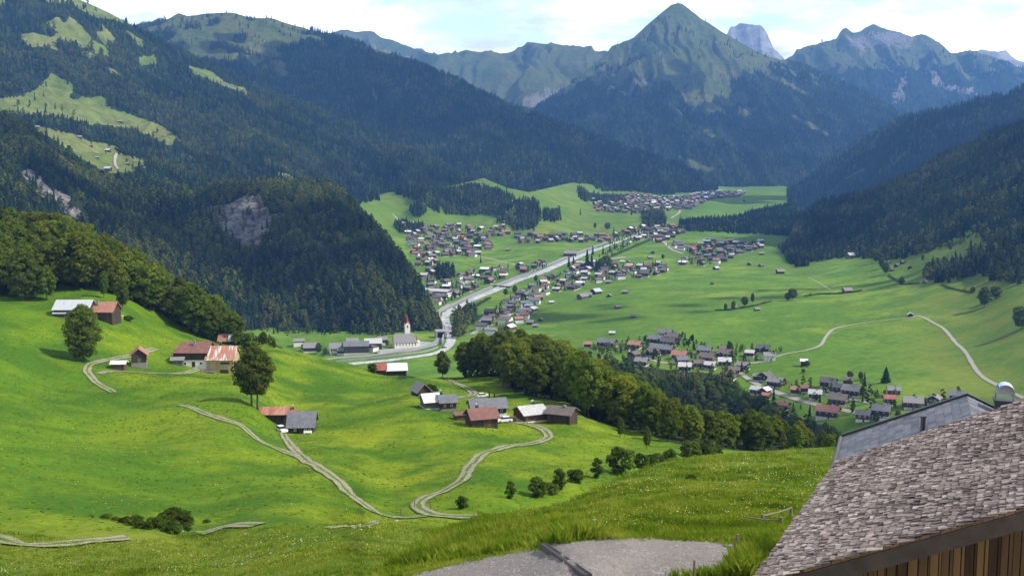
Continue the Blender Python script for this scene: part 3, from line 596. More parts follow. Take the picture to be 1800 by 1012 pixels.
def grow(L, name, label, spacing, size, spruce, keep=None, back=1, edge=None):
    def kp(px, py, Q):
        m, r, _ = L.mk(px, py, Q)
        j = rng.random(len(px)); m2 = L.mk(px, py-11*F/Q[:, 1], Q)[0]; m = np.maximum(m, m2*(m2 > .9))
        k = (m < .35+.3*(j-.5)) & ((r < .5) | (j < .1))
        k |= (m >= .35) & (j < .012+(.06*(fbm(Q[:, 0]/120, Q[:, 1]/120, 3, 79) > .12) if Q[:, 1].mean() > 4000 else 0))
        return k if keep is None else k & keep(px, py, Q)
    Q = scatter(L, spacing, kp, back); n = len(Q)
    s = size*(.75+.5*rng.random(n))*(1+.5*fbm(Q[:, 0]/90, Q[:, 1]/90, 3, 77))
    sp = rng.random(n) < np.clip(spruce+1.2*fbm(Q[:, 0]/110, Q[:, 1]/110, 3, 78), .03, .97)
    return forest(name, Q-np.array([0, 0, .5]), s, sp, label)
grow(KNOLL, 'forest', 'dark forest covering the round knoll with the bare rock face above the church', 6.2, .85, .22)
grow(LEFTM, 'forest', 'dark forest with lit meadow clearings on the large mountain flank at left', 8.5, .95, .4)
grow(SECM, 'forest', 'bluish forest on the long mountain ridge falling towards the far village', 11, 1.15, .6)
grow(PEAK, 'forest', 'blue hazy forest on the lower flanks of the pyramid peak', 16, 1.2, .7)
grow(RMID, 'forest', 'blue hazy forest on the middle ridge at the right valley side', 10.5, 1.15, .8)
grow(RNEAR, 'forest', 'dark green forest on the near slope at the right valley side', 6.8, .95, .45)
grow(RFAR, 'forest', 'sparse distant forest below the grey grassy massif', 24, 1.6, .9, keep=lambda px, py, Q: rng.random(len(px)) < .7)
# ================================================================== buildings
def roof_parts(b, L, W, H, rise, ov, ovg, th, hip=0., m=0):
    sl = rise/(W/2); ye = W/2+ov; ze = H-ov*sl+.05; zr = H+rise+.05; x0, x1 = -L/2-ovg, L/2+ovg
    h = hip
    b.slab([(x0, -ye, ze), (x1, -ye, ze), (x1, 0, zr), (x0+h, 0, zr)], th, m)
    b.slab([(x1, ye, ze), (x0, ye, ze), (x0+h, 0, zr), (x1, 0, zr)], th, m)
    if h: b.slab([(x0, ye, ze), (x0, -ye, ze), (x0+h, 0, zr)], th, m)
    return ze, zr, sl
def wall_mb(L, W, H, rise, depth, hip=0.):
    b = MB(); x0, x1, y0, y1 = -L/2, L/2, -W/2, W/2; d = -depth
    b.poly([(x0, y0, d), (x1, y0, d), (x1, y0, H), (x0, y0, H)]); b.poly([(x1, y1, d), (x0, y1, d), (x0, y1, H), (x1, y1, H)])
    b.poly([(x0, y1, d), (x0, y0, d), (x0, y0, H)]+([] if hip else [(x0, 0, H+rise)])+[(x0, y1, H)]); b.poly([(x1, y0, d), (x1, y1, d), (x1, y1, H), (x1, 0, H+rise), (x1, y0, H)])
    return b
_wm = {}
def window_mesh(w, h, frame='white'):
    k = ('w', round(w, 2), round(h, 2), frame)
    if k not in _wm:
        b = MB(); f = .12*min(w, h)+.03
        b.box(-w/2, -w/2+f, -.09, .02, 0, h, 0); b.box(w/2-f, w/2, -.09, .02, 0, h, 0); b.box(-w/2+f, w/2-f, -.09, .02, 0, f, 0); b.box(-w/2+f, w/2-f, -.09, .02, h-f, h, 0)
        b.box(-w/2+f, w/2-f, -.075, .02, f, h-f, 1)
        _wm[k] = b.mesh('window', [MT[frame], MT['glass']])
    return _wm[k]
def door_mesh(w, h, mat='darkwood'):
    k = ('d', w, h, mat)
    if k not in _wm:
        b = MB(); b.box(-w/2, w/2, -.08, .02, 0, h, 0); b.box(w/2-.2, w/2-.1, -.13, -.08, h*.45, h*.55, 1); _wm[k] = b.mesh('door', [MT[mat], MT['black']])
    return _wm[k]
def on_side(o, side, u, z, L, W, pro=.0):
    o.location = {'F': (u, -W/2-pro, z), 'B': (u, W/2+pro, z), 'L': (-L/2-pro, u, z), 'R': (L/2+pro, u, z)}[side]
    o.rotation_euler = (0, 0, {'F': 0, 'B': math.pi, 'L': -math.pi/2, 'R': math.pi/2}[side])
def house(name, label, cat, group, p, rz, L, W, H, rise, wm, rm, ov=.7, ovg=.6, th=.18, win=(), doors=(), chim=None, base=None, balc=None, depth=2.5, hip=0., frame='white'):
    t = empty(name, tuple(p), R(rz), label, cat, group)
    obj('wall', wall_mb(L, W, H, rise, depth, hip).mesh('wall', [MT[wm]]), t)
    b = MB(); ze, zr, sl = roof_parts(b, L, W, H, rise, ov, ovg, th, hip); rf = obj('roof', b.mesh('roof', [MT[rm]]), t)
    if chim:
        u, y, ch, hood = chim; z = H+rise-abs(y)*sl; c = MB(); c.box(u-.35, u+.35, y-.35, y+.35, z-.3, z+ch, 0)
        if hood:
            c.box(u-.3, u-.24, y-.3, y+.3, z+ch, z+ch+.3, 1); c.box(u+.24, u+.3, y-.3, y+.3, z+ch, z+ch+.3, 1)
            ar = [(u+.5*math.cos(a), z+ch+.28+.35*math.sin(a)) for a in np.linspace(math.pi, 0, 7)]
            for (xa, za), (xb, zb) in zip(ar, ar[1:]): c.poly([(xa, y-.45, za), (xb, y-.45, zb), (xb, y+.45, zb), (xa, y+.45, za)], 1)
        c.obj('chimney', [MT['black' if hood else 'stone'], MT['steel']], rf)
    for s, u, z, w_, h_ in win: on_side(obj('window', window_mesh(w_, h_, frame), t), s, u, z, L, W)
    for s, u, z, w_, h_, m_ in doors: on_side(obj('door', door_mesh(w_, h_, m_), t), s, u, z, L, W)
    if base:
        hb, bm = base; b = MB(); e = .06; b.box(-L/2-e, L/2+e, -W/2-e, W/2+e, -depth, hb); b.obj('base_wall', [MT[bm]], t)
    if balc:
        s, z, w_ = balc; b = MB(); b.box(-w_/2, w_/2, -1., 0, -.12, 0); b.box(-w_/2, w_/2, -1., -.93, 0, .95); o = b.obj('balcony', [MT['darkwood']], t); on_side(o, s, 0, z, L, W)
    return t
class At:                                      # a spot on a layer: point and metres per photo pixel there
    def __init__(s, L, px, py): s.p = hit(L, px, py); s.k = s.p[1]/F
def nb(L, px, py, rz, l, w, h, r, name, label, cat, wm, rm, hip=0., sink=.3, win=(), doors=(), chim=None, base=None, group='old wooden farm buildings on the hillside', **kw):
    """building measured in photo pixels at its own distance"""
    a = At(L, px, py); k = a.k; H = h*k; d = w*k/2
    p = a.p+np.array([0, d*.8, 0]); z = drop(L, p[0], p[1]); lo = min(a.p[2], z)
    p[2] = a.p[2]-sink*.3
    sc = lambda it: [(s, u*k, z_*k)+tuple(x*k for x in rest if not isinstance(x, str))+tuple(x for x in rest if isinstance(x, str)) for s, u, z_, *rest in it]
    ch = None if chim is None else (chim[0]*k, chim[1]*k, chim[2]*k, chim[3])
    return house(name, label, cat, group, p, rz, l*k, w*k, H, r*k, wm, rm, hip=hip*k, win=sc(win), doors=sc(doors), chim=ch, base=None if base is None else (base[0]*k, base[1]), depth=4.5, **kw)
nb(NEAR, 126, 556, 2, 60, 44, 15, 13, 'hay_barn', 'long barn with pale grey metal roof beside the upper pink-roofed barn', 'barn', 'darkwood', 'tin_grey', doors=[('F', -8, 0, 9, 10, 'greywood')])
nb(NEAR, 178, 562, -2, 44, 40, 17, 14, 'hay_barn', 'brown barn with pink tiled roof joined to the grey metal-roofed barn', 'barn', 'darkwood', 'roof_pink', chim=(-8, -8, 8, False))
nb(NEAR, 104, 557, 2, 18, 10, 7, 1.5, 'lean_to_shed', 'small lean-to shed with pale roof below the long grey-roofed barn', 'shed', 'darkwood', 'tin_grey', ov=.3)
nb(NEAR, 242, 645, 106, 30, 25, 25, 10, 'hay_hut', 'tall narrow dark hut with small pink roof on stone base beside the track bend', 'hut', 'darkwood', 'roof_pink', base=(9, 'stone'), doors=[('L', 0, 9, 6, 8, 'greywood')])
nb(NEAR, 207, 649, 4, 22, 20, 11, 4, 'wood_shed', 'low shed with white metal roof left of the tall narrow hut', 'shed', 'brownwood', 'tin_white', ov=.3)
nb(NEAR, 336, 644, 0, 60, 52, 28, 14, 'farmhouse', 'farmhouse with red-brown hipped roof, dark boards and white ground floor', 'house', 'darkwood', 'roof_brown', hip=13, base=(13, 'plaster'),
   win=[('F', -9, 4, 5.5, 5.5), ('F', 19, 4.5, 5.5, 5.5)], doors=[('F', 6, .5, 6, 10, 'darkwood')], chim=(4, -10, 10, False))
nb(NEAR, 388, 655, 0, 47, 50, 27, 19, 'barn_house', 'cream boarded house with white and rust striped metal roof', 'house', 'creamwood', 'tin_mix', win=[('F', 4, 17, 5, 3.6), ('F', 9.5, 17, 5, 3.6), ('F', 15, 17, 5, 3.6)], doors=[('F', 8, .5, 15, 6.5, 'black')], chim=(-6, 6, 8, True), frame='darkwood')  # wide black door panel stands in for the shade inside an opening
nb(NEAR, 394, 604, 0, 18, 18, 8, 9, 'small_barn', 'small shed with faded red roof behind the striped-roof house', 'shed', 'darkwood', 'roof_pink')
nb(NEAR, 411, 604, 0, 15, 18, 8, 9, 'small_barn', 'small shed with grey roof behind the striped-roof house', 'shed', 'darkwood', 'tin_grey')
nb(NEAR, 311, 641, 8, 19, 13, 10, 4, 'lean_to_shed', 'open grey shed leaning on the left end of the white-based farmhouse', 'shed', 'greywood', 'roof_silver', ov=.4)
nb(NEAR, 481, 741, 3, 46, 36, 17, 8, 'hay_barn', 'dark barn with rusty metal roof below the two-stemmed tree', 'barn', 'darkwood', 'tin_rust', doors=[('F', -6, 1, 12, 10, 'black')])
nb(NEAR, 528, 761, 4, 44, 54, 16, 20, 'farmhouse', 'dark house with grey slate roof beside the white car', 'house', 'darkwood', 'roof_grey', win=[('F', -10, 6, 4, 4), ('F', 8, 6, 4, 4), ('F', 16, 6, 4, 4)], doors=[('F', 0, .5, 5, 9, 'brownwood')])
nb(NEAR, 512, 742, 4, 13, 16, 19, 4, 'link_building', 'narrow red-roofed link between the rusty barn and the slate house', 'shed', 'darkwood', 'tin_red', win=[('F', 0, 11, 8, 4)], chim=(1, 4, 5, True))
nb(NEAR, 669, 657, 8, 17, 19, 10, 8, 'small_barn', 'small barn with red metal roof at the hillside edge above the river', 'barn', 'darkwood', 'tin_red')
nb(NEAR, 696, 659, 10, 33, 30, 11, 9, 'hay_barn', 'barn with bright white metal roof at the hillside edge above the river', 'barn', 'darkwood', 'tin_white')
nb(NEAR, 739, 697, 118, 30, 25, 13, 12, 'hay_barn', 'weathered barn with grey-brown shingle roof at the far end of the hamlet row', 'barn', 'darkwood', 'roof_silver')
nb(NEAR, 757, 719, 20, 31, 36, 17, 10, 'hay_barn', 'barn with bright white roof and olive boards beside the slate house', 'barn', 'greywood', 'tin_white', base=(3, 'plaster'))
nb(NEAR, 785, 722, 15, 28, 32, 19, 9, 'farmhouse', 'wooden house with grey slate roof joined to the white-roofed barn', 'house', 'brownwood', 'roof_grey', win=[('F', -7, 9, 4, 4), ('F', 5, 9, 4, 4)], chim=(-10, 4, 6, True), base=(5, 'stone'))
nb(NEAR, 856, 736, 12, 62, 44, 23, 12, 'farmhouse', 'large house with grey slate roof behind the red-brown roofed barn', 'house', 'darkwood', 'roof_grey', base=(11, 'plaster'), win=[('F', 22, 14, 4, 4), ('F', 27, 3, 4, 4)], chim=(-20, 4, 6, False))
nb(NEAR, 846, 750, 19, 48, 44, 19, 13, 'hay_barn', 'open-fronted barn with red-brown roof in front of the grey slate house', 'barn', 'darkwood', 'roof_brown', doors=[('F', 4, 1, 14, 13, 'brownwood'), ('F', -12, 1, 9, 11, 'black')], chim=(-8, 3, 5, True))
nb(NEAR, 807, 738, 19, 16, 22, 11, 2, 'lean_to_shed', 'low brown lean-to at the left end of the red-brown roofed barn', 'shed', 'brownwood', 'roof_brown', ov=.4)
nb(NEAR, 932, 741, 25, 44, 48, 17, 10, 'hay_barn', 'brown barn with pale silvery roof where the track ends', 'barn', 'brownwood', 'roof_pale', chim=(8, 3, 5, True), base=(3, 'plaster'))
nb(NEAR, 989, 743, -24, 44, 40, 19, 9, 'hay_barn', 'dark barn with brown roof against the beech wood', 'barn', 'darkwood', 'roof_dbrown', chim=(6, -3, 4, False), doors=[('R', -4, 1, 5, 9, 'brownwood')])
nb(NEAR, 894, 679, 62, 18, 17, 13, 6, 'small_barn', 'small grey shed at the meadow edge below the yellow-green beeches', 'shed', 'greywood', 'roof_silver')
# ------------------------------------------------------------------ church
def church():
    a = At(VAL, 711, 611); k = a.k; t = empty('church', tuple(a.p+np.array([0, 6, 0])), R(16), 'cream church with grey roof and a slim tower under a pointed red spire', 'church'); t.scale = (1.12, 1.12, 1.12)
    L, W, H, rs = 37*k, 21*k, 9*k, 12*k
    obj('wall', wall_mb(L, W, H, rs, 3, 0).mesh('wall', [MT['church']]), t)
    b = MB(); sl = rs/(W/2); ye = W/2+.5; ze = H-.5*sl+.05; zr = H+rs+.05; x0, x1 = -L/2-.4, L/2+.4; hp = 6*k
    b.slab([(x0, -ye, ze), (x1, -ye, ze), (x1-hp, 0, zr), (x0, 0, zr)], .25); b.slab([(x1, ye, ze), (x0, ye, ze), (x0, 0, zr), (x1-hp, 0, zr)], .25); b.slab([(x1, -ye, ze), (x1, ye, ze), (x1-hp, 0, zr)], .25)
    b.obj('roof', [MT['roof_silver']], t)
    for i in range(7): on_side(obj('window', window_mesh(1.1, 3.1, 'church'), t), 'F', (-15+5*i)*k, 2.8*k, L, W)
    b = MB(); s = 4.1*k; x, y = 6*k, W/2+1.; z1 = 34*k
    b.box(x-s, x+s, y-s, y+s, -3, z1); g = 4*k
    for dx, dy in ((0, -1), (0, 1), (-1, 0), (1, 0)):
        ax, ay = (s, 0) if dx == 0 else (0, s)
        b.poly([(x+dx*s-ax, y+dy*s-ay, z1), (x+dx*s+ax, y+dy*s+ay, z1), (x+dx*s, y+dy*s, z1+g)])
    tw = b.obj('tower', [MT['church']], t)
    for sd_, dx in (('F', 0), ('B', 0)):
        o = obj('window', window_mesh(1.5, 3.2, 'church'), tw); o.location = (x, y-(s+.0)*(1 if sd_ == 'F' else -1), z1-5.5*k); o.rotation_euler = (0, 0, 0 if sd_ == 'F' else math.pi)
    b = MB(); ap = (x, y, z1+17*k); e = s*1.08
    ring = [(x+e*math.cos(a_), y+e*math.sin(a_), z1+(g*.55 if i % 2 == 0 else 0)) for i, a_ in enumerate(np.arange(8)*math.pi/4)]
    mid = [(x+e*.45*math.cos(a_), y+e*.45*math.sin(a_), z1+g*1.5) for a_ in np.arange(8)*math.pi/4]
    for i in range(8):
        j = (i+1) % 8; b.poly([ring[i], ring[j], mid[j], mid[i]]); b.poly([mid[i], mid[j], ap])
    b.tube([(x, y, z1+16.5*k), (x, y, z1+20*k)], .09, 5)
    b.obj('spire', [MT['spire']], tw)
    b = MB(); b.box(x1-.4, x1+4.5*k, -W*.32, W*.32, -3, H*.95); b.obj('choir', [MT['church']], t)
church()
# ------------------------------------------------------------------ roads, tracks, river
def smooth_pts(pts, step):
    P = np.array(pts, float); n = len(P); out = []
    E = np.vstack([2*P[0]-P[1], P, 2*P[-1]-P[-2]])
    for i in range(n-1):
        p0, p1, p2, p3 = E[i:i+4]; m = max(2, int(np.linalg.norm(p2-p1)/step))
        for t in np.arange(m)/m: out.append(.5*((2*p1)+(p2-p0)*t+(2*p0-5*p1+4*p2-p3)*t*t+(3*p1-p0-3*p2+p3)*t**3))
    out.append(P[-1]); return np.array(out)
def ribbon(name, L, pix, width, mat, step=2., lift=.12, k=5, off=0., widths=None, label=None, skirt=True, world=None):
    W = world if world is not None else [hit(L, x, y)[:2] for x, y in pix]
    S = smooth_pts(W, step); T = np.gradient(S, axis=0); T /= np.linalg.norm(T, axis=1)[:, None]+1e-9; N = np.stack([T[:, 1], -T[:, 0]], 1)
    V = []; U = []; ok = []
    wd = np.full(len(S), width) if widths is None else np.interp(np.linspace(0, 1, len(S)), np.linspace(0, 1, len(widths)), widths)
    us = np.linspace(-1, 1, k)
    wd = wd*(1+.3*vn(np.arange(len(S))*step/7., 0*wd, 66))
    for s, n, w_ in zip(S, N, wd):
        for u in us:
            q = s+n*(off+u*w_/2); z = drop(L, q[0], q[1]); V.append((q[0], q[1], (z if z is not None else V[-1][2] if V else 0)+lift)); U.append(u)
    m = len(S); Fc = [(i*k+j, i*k+j+1, (i+1)*k+j+1, (i+1)*k+j) for i in range(m-1) for j in range(k-1)]
    me = mesh(name, V, Fc, [MT[mat]], smooth=True)
    # face up
    me.update()
    if me.polygons[0].normal.z < 0: me.flip_normals()
    a = me.attributes.new('across', 'FLOAT', 'POINT'); a.data.foreach_set('value', np.array(U, np.float32))
    return tag(obj(name, me), label, None, None, 'structure'), S, N
ribbon('farm_track', NEAR, [(-40, 930), (0, 947), (40, 958), (90, 958), (150, 952), (225, 946)], 2.8, 'track', 1.5, .15)
ribbon('farm_track', NEAR, [(350, 939), (372, 934), (395, 926), (420, 923), (455, 923)], 2.6, 'track', 1.5, .15)
ribbon('farm_track', NEAR, [(575, 928), (610, 927), (640, 922), (668, 916)], 1., 'track', 1.5, .1)
ribbon('farm_track', NEAR, [(312, 712), (350, 722), (400, 739), (430, 752), (455, 774), (490, 790), (530, 803), (560, 821), (600, 851), (630, 880), (660, 900), (690, 909), (715, 911), (745, 907)], 2.6, 'track', 1.5, .15)
ribbon('farm_track', NEAR, [(498, 762), (510, 782), (532, 803)], 2.2, 'track', 1.5, .17)
ribbon('farm_track', NEAR, [(840, 908), (800, 908), (770, 906), (748, 899), (735, 887), (748, 875), (790, 857), (815, 840), (826, 820), (842, 803), (870, 791), (910, 783), (948, 776), (965, 768), (958, 757), (940, 749), (915, 743), (890, 742)], 2.7, 'track', 1.5, .16)
ribbon('farm_track', NEAR, [(200, 690), (182, 680), (165, 668), (153, 651), (165, 638), (200, 631), (245, 622), (275, 613)], 2.6, 'track', 1.5, .16)
ribbon('farm_track', NEAR, [(172, 657), (200, 653), (260, 656), (310, 657), (345, 651), (372, 650)], 2.6, 'track', 1.5, .18)
ribbon('farm_track', NEAR, [(785, 664), (800, 672), (822, 683), (832, 692), (815, 698), (800, 700)], 3., 'track', 1.5, .18)
ribbon('field_road', VAL, [(1345, 634), (1378, 623), (1420, 615), (1442, 607), (1452, 592), (1465, 579), (1492, 572), (1540, 565), (1603, 558), (1613, 555), (1640, 567), (1663, 582), (1687, 609), (1717, 652), (1754, 678), (1800, 700)], 3.1, 'gravelroad', 4, .35, 3)
ribbon('village_road', VAL, [(1300, 655), (1330, 675), (1380, 695), (1430, 710), (1480, 720), (1540, 735), (1620, 758)], 5, 'gravelroad', 4, .35, 3)
ribbon('village_road', VAL, [(1095, 613), (1150, 634), (1200, 640), (1270, 641), (1330, 637), (1352, 632)], 4.5, 'gravelroad', 4, .35, 3)
ribbon('village_road', VAL, [(1440, 690), (1470, 697), (1500, 703), (1540, 711)], 3.2, 'gravelroad', 4, .35, 3)
ribbon('meadow_path', VAL, [(1420, 488), (1440, 497), (1460, 510)], 2., 'gravelroad', 4, .3, 3)
ribbon('meadow_path', VAL, [(1420, 488), (1460, 480), (1490, 467)], 2., 'gravelroad', 4, .3, 3)
RIV = [(560, 655), (620, 640), (690, 633), (740, 626), (775, 618), (790, 606), (793, 594), (791, 580), (785, 570), (783, 560), (786, 551), (797, 544), (830, 528), (870, 511), (910, 494), (950, 480), (1000, 458), (1050, 439), (1090, 424), (1130, 408)]
river, RS, RN = ribbon('river', VAL, RIV, 17, 'water', 6, .5, 5, widths=[10]*5+[14]*4+[16]*4+[12]*6)
ribbon('riverside_road', VAL, [(520, 640), (580, 631), (640, 626), (700, 618), (740, 611), (765, 603), (775, 594)], 8, 'asphalt', 5, .4, 3)
ribbon('church_square', VAL, [(668, 618), (720, 613), (760, 602)], 24, 'concrete', 5, .3, 5)
ribbon('riverside_road', VAL, [(775, 549), (790, 541), (830, 521), (870, 504), (910, 488), (950, 473), (1000, 452), (1050, 433), (1090, 419)], 10, 'asphalt', 6, .45, 3, off=-4)
ribbon('village_road', VAL, [(790, 428), (803, 435), (835, 449), (870, 457), (905, 465), (925, 470)], 6, 'gravelroad', 6, .4, 3)
ribbon('village_road', VAL, [(830, 588), (845, 575), (850, 560), (880, 545), (905, 528), (935, 510)], 7, 'gravelroad', 6, .4, 3)
ribbon('village_road', VAL, [(1180, 352), (1195, 370), (1180, 384)], 7, 'gravelroad', 10, .5, 3)
ribbon('village_road', VAL, [(1130, 402), (1160, 418), (1180, 438), (1200, 446)], 7, 'gravelroad', 10, .5, 3)
ribbon('village_road', VAL, [(690, 376), (697, 384), (695, 395)], 5, 'gravelroad', 10, .5, 3)
ribbon('meadow_path', LEFTM, [(205, 270), (202, 285), (207, 298)], 5, 'gravelroad', 10, 1.5, 3)
ribbon('yard', VAL, [(1062, 457), (1100, 452)], 22, 'gravelroad', 8, .4, 4)
def bank_wall(name, label, L, pix, h, th, mat, cat='wall'):
    S = smooth_pts([hit(L, x, y)[:2] for x, y in pix], 6); T = np.gradient(S, axis=0); T /= np.linalg.norm(T, axis=1)[:, None]; N = np.stack([T[:, 1], -T[:, 0]], 1)
    b = MB(); pr = []
    for s, n in zip(S, N):
        z = drop(L, s[0], s[1]) or 0.; a, c = s+n*th/2, s-n*th/2; pr.append([(a[0], a[1], z-3), (a[0], a[1], z+h), (c[0], c[1], z+h), (c[0], c[1], z-3)])
    for A, B in zip(pr, pr[1:]):
        for i in range(3): b.poly([A[i], B[i], B[i+1], A[i+1]])
    b.poly(pr[0]); b.poly(pr[-1][::-1])
    return tag(b.obj(name, [MT[mat]]), label, cat)
bank_wall('retaining_wall', 'grey concrete retaining wall between the rock knoll and the river bend', VAL, [(777, 606), (780, 590), (777, 572), (772, 556), (776, 547), (790, 540)], 5, 1.2, 'concrete')
bank_wall('river_wall', 'low grey wall along the river below the church road', VAL, [(560, 643), (620, 633), (690, 626), (745, 619), (770, 611)], 1.6, .8, 'concrete')
bank_wall('river_wall', 'long dark wall between the riverside road and the straight river', VAL, [(800, 541), (830, 524.5), (870, 507.5), (910, 491), (950, 477), (1000, 455.5), (1050, 436.5)], 2.4, .8, 'concrete')
def portal():
    a = At(VAL, 775, 594); t = empty('tunnel_portal', tuple(a.p), R(10), 'concrete tunnel portal with dark opening at the foot of the knoll', 'tunnel')
    b = MB(); b.box(-6, -4, -2, 10, -2, 7); b.box(4, 6, -2, 10, -2, 7); b.box(-6, 6, -2, 10, 7, 8.5); b.obj('frame', [MT['concrete']], t)
    b = MB(); b.box(-4, 4, 6, 6.5, -2, 7); b.obj('opening', [MT['black']], t)  # black sheet stands in for the darkness inside the tunnel
portal()
def bridge(px, py, ln, rz, label):
    a = At(VAL, px, py); t = empty('river_bridge', tuple(a.p+np.array([0, 0, 1.2])), R(rz), label, 'bridge')
    b = MB(); b.box(-ln/2, ln/2, -2.6, 2.6, -.6, 0); b.obj('deck', [MT['concrete']], t)
    for s in (-1, 1):
        b = MB(); b.box(-ln/2, ln/2, s*2.6-.1, s*2.6+.1, .004, 1.1); b.obj('parapet', [MT['darkwood']], t)
bridge(883, 505, 34, -35, 'small dark bridge over the straight reach of the river')
# ------------------------------------------------------------------ houses of the valley
ROOFW = {'roof_silver': 'silver-grey', 'roof_grey': 'slate-grey', 'roof_dark': 'dark', 'roof_pale': 'pale', 'roof_dbrown': 'brown', 'roof_brown': 'red-brown', 'roof_pink': 'pink', 'tin_grey': 'light grey', 'tin_red': 'red', 'tin_white': 'white'}
WALLW = {'hw_brown': 'brown-boarded', 'hw_dark': 'dark-boarded', 'hw_white': 'white-walled', 'hw_red': 'reddish-boarded', 'darkwood': 'dark wooden', 'greywood': 'grey wooden', 'brownwood': 'brown wooden'}
ORD = ['', 'second', 'third', 'fourth', 'fifth', 'sixth', 'seventh', 'eighth', 'ninth', 'tenth', 'eleventh', 'twelfth', 'thirteenth', 'fourteenth', 'fifteenth', 'sixteenth', 'seventeenth', 'eighteenth', 'nineteenth', 'twentieth']
def name_all(items, fmt):
    """items: (px, object, key words dict); labels that count like things from the left"""
    by = {}
    for px, o, kw in items: by.setdefault(fmt(**kw), []).append((px, o))
    for lab, L in by.items():
        L.sort(key=lambda q: q[0]); n = len(L)
        for i, (_, o) in enumerate(L):
            if n == 1: o['label'] = lab
            elif i == 0: o['label'] = lab+', leftmost of these'
            elif i == n-1: o['label'] = lab+', rightmost of these'
            elif i < n/2 and i < 20: o['label'] = lab+', '+ORD[i]+' from left'
            elif n-1-i < 20: o['label'] = lab+', '+ORD[n-1-i]+' from right'
            else: o['label'] = lab+', near the middle'
HAM = [(1033,612,13,'roof_pink','hw_brown',10,'z1'),(1068,611,33,'roof_grey','hw_brown',-15,'z1'),(1117,614,22,'roof_pink','hw_brown',-10,'z1'),(1115,631,17,'roof_dbrown','hw_red',60,'z1'),(1170,593,25,'roof_grey','hw_white',-12,'z1'),(1153,604,25,'roof_grey','hw_red',-12,'z1'),
 (1183,600,25,'roof_dbrown','hw_dark',-15,'z1'),(1176,609,24,'roof_dark','hw_dark',-12,'z1'),(1165,623,42,'roof_grey','hw_red',-14,'z1'),(1150,627,22,'roof_dbrown','hw_red',-14,'z1'),(1197,633,26,'roof_pink','hw_brown',-14,'z1'),
 (1240,624,24,'roof_grey','hw_brown',-8,'z2'),(1272,621,16,'roof_dbrown','hw_dark',20,'z2'),(1276,630,24,'roof_dbrown','hw_brown',-10,'z2'),(1319,628,15,'roof_pale','hw_white',-5,'z2'),(1343,621,22,'roof_dark','hw_dark',-5,'z2'),(1353,634,20,'roof_silver','hw_white',15,'z2'),
 (1245,637,26,'roof_dbrown','hw_red',-14,'z2'),(1275,644,22,'roof_pale','hw_dark',6,'z2'),(1308,651,20,'roof_silver','hw_brown',-20,'z2'),(1129,644,22,'roof_silver','hw_brown',-10,'z1'),(1199,641,20,'roof_grey','hw_white',25,'z2'),(1205,653,22,'roof_pale','hw_white',5,'z2'),
 (1229,647,19,'roof_dbrown','hw_brown',15,'z2'),(1250,650,18,'roof_pale','hw_white',-15,'z2'),(1282,669,25,'roof_dbrown','hw_brown',-12,'z3'),(1291,659,18,'roof_dbrown','hw_brown',10,'z3'),(1333,670,14,'roof_silver','hw_dark',-15,'z3'),(1347,670,22,'roof_dbrown','hw_dark',60,'z3'),(1367,681,27,'roof_silver','hw_dark',-25,'z3'),
 (1331,694,18,'roof_pale','hw_white',-25,'z3'),(1346,695,16,'tin_white','hw_brown',60,'z3'),(1348,704,13,'roof_pink','hw_brown',-20,'z3'),(1400,694,16,'roof_pink','hw_brown',-10,'z3'),(1415,691,14,'roof_brown','hw_brown',15,'z3'),(1435,702,22,'roof_pale','hw_white',-5,'z3'),
 (1459,682,27,'roof_dark','hw_dark',-15,'z4'),(1492,678,17,'roof_dbrown','hw_dark',-5,'z4'),(1501,697,31,'roof_silver','hw_dark',-22,'z4'),(1471,690,20,'roof_dark','hw_dark',-15,'z4'),(1477,713,32,'roof_dbrown','hw_brown',-18,'z4'),(1459,735,40,'roof_brown','hw_dark',-16,'z4'),(1520,740,24,'roof_silver','hw_white',-14,'z4'),
 (1553,733,31,'roof_silver','hw_dark',-14,'z4'),(1565,711,19,'tin_red','hw_brown',10,'z4'),(1573,696,21,'roof_silver','hw_brown',4,'z4'),(1609,719,33,'roof_silver','hw_red',-4,'z4'),(1645,712,22,'roof_silver','hw_white',70,'z4'),(1684,706,24,'roof_grey','hw_dark',-8,'z4'),(1379,722,20,'roof_pink','hw_brown',-25,'z3'),
 (1414,643,11,'tin_white','darkwood',0,'z2'),(1620,736,20,'roof_dark','hw_dark',-10,'z4')]
ZN = {'z1': 'in the hamlet top cluster', 'z2': 'along the hamlet street', 'z3': 'by the lower hamlet road', 'z4': 'near the slate-roof gable'}
items = []
for px, py, w_, rm, wm, rz, zn in HAM:
    wm = {'hw_white': 'hw_brown', 'hw_red': 'hw_brown'}.get(wm, wm) if px % 3 else wm
    w_ *= .94
    a = At(VAL, px, py); L = w_*a.k; W = min(L*.95, 9.5+L*.12); H = 4.6+L*.07; r = W*.27
    wn = []; dr = []
    if w_ >= 16:
        n = 3 if L > 11 else 2
        for i in range(n): wn.append(('F', (i-(n-1)/2)*L/n*.85, H*.55, 1.3, 1.2))
        wn += [('F', -L*.28, .7, 1.2, 1.1), ('R', -W*.2, H*.55, 1.2, 1.2), ('R', W*.2, H*.55, 1.2, 1.2), ('L', -W*.2, H*.55, 1.2, 1.2), ('L', W*.2, H*.55, 1.2, 1.2)]
        dr = [('F', L*.1, .1, 1.2, 2.1, 'darkwood')]
    t = house('chalet' if w_ > 12 else 'field_hut', None, 'chalet' if w_ > 12 else 'hut', 'chalets of the lower hamlet', a.p+np.array([0, W*.4, -.3]), rz-14, L, W, H, r, wm, rm, ov=1., ovg=.9, th=.25, win=wn, doors=dr,
              chim=None if w_ < 18 else (L*.15, -W*.1, 1.1, False), balc=('F', H*.5, L*.6) if w_ > 23 else None)
    items.append((px, t, dict(r=ROOFW[rm], w=WALLW[wm], z=ZN[zn])))
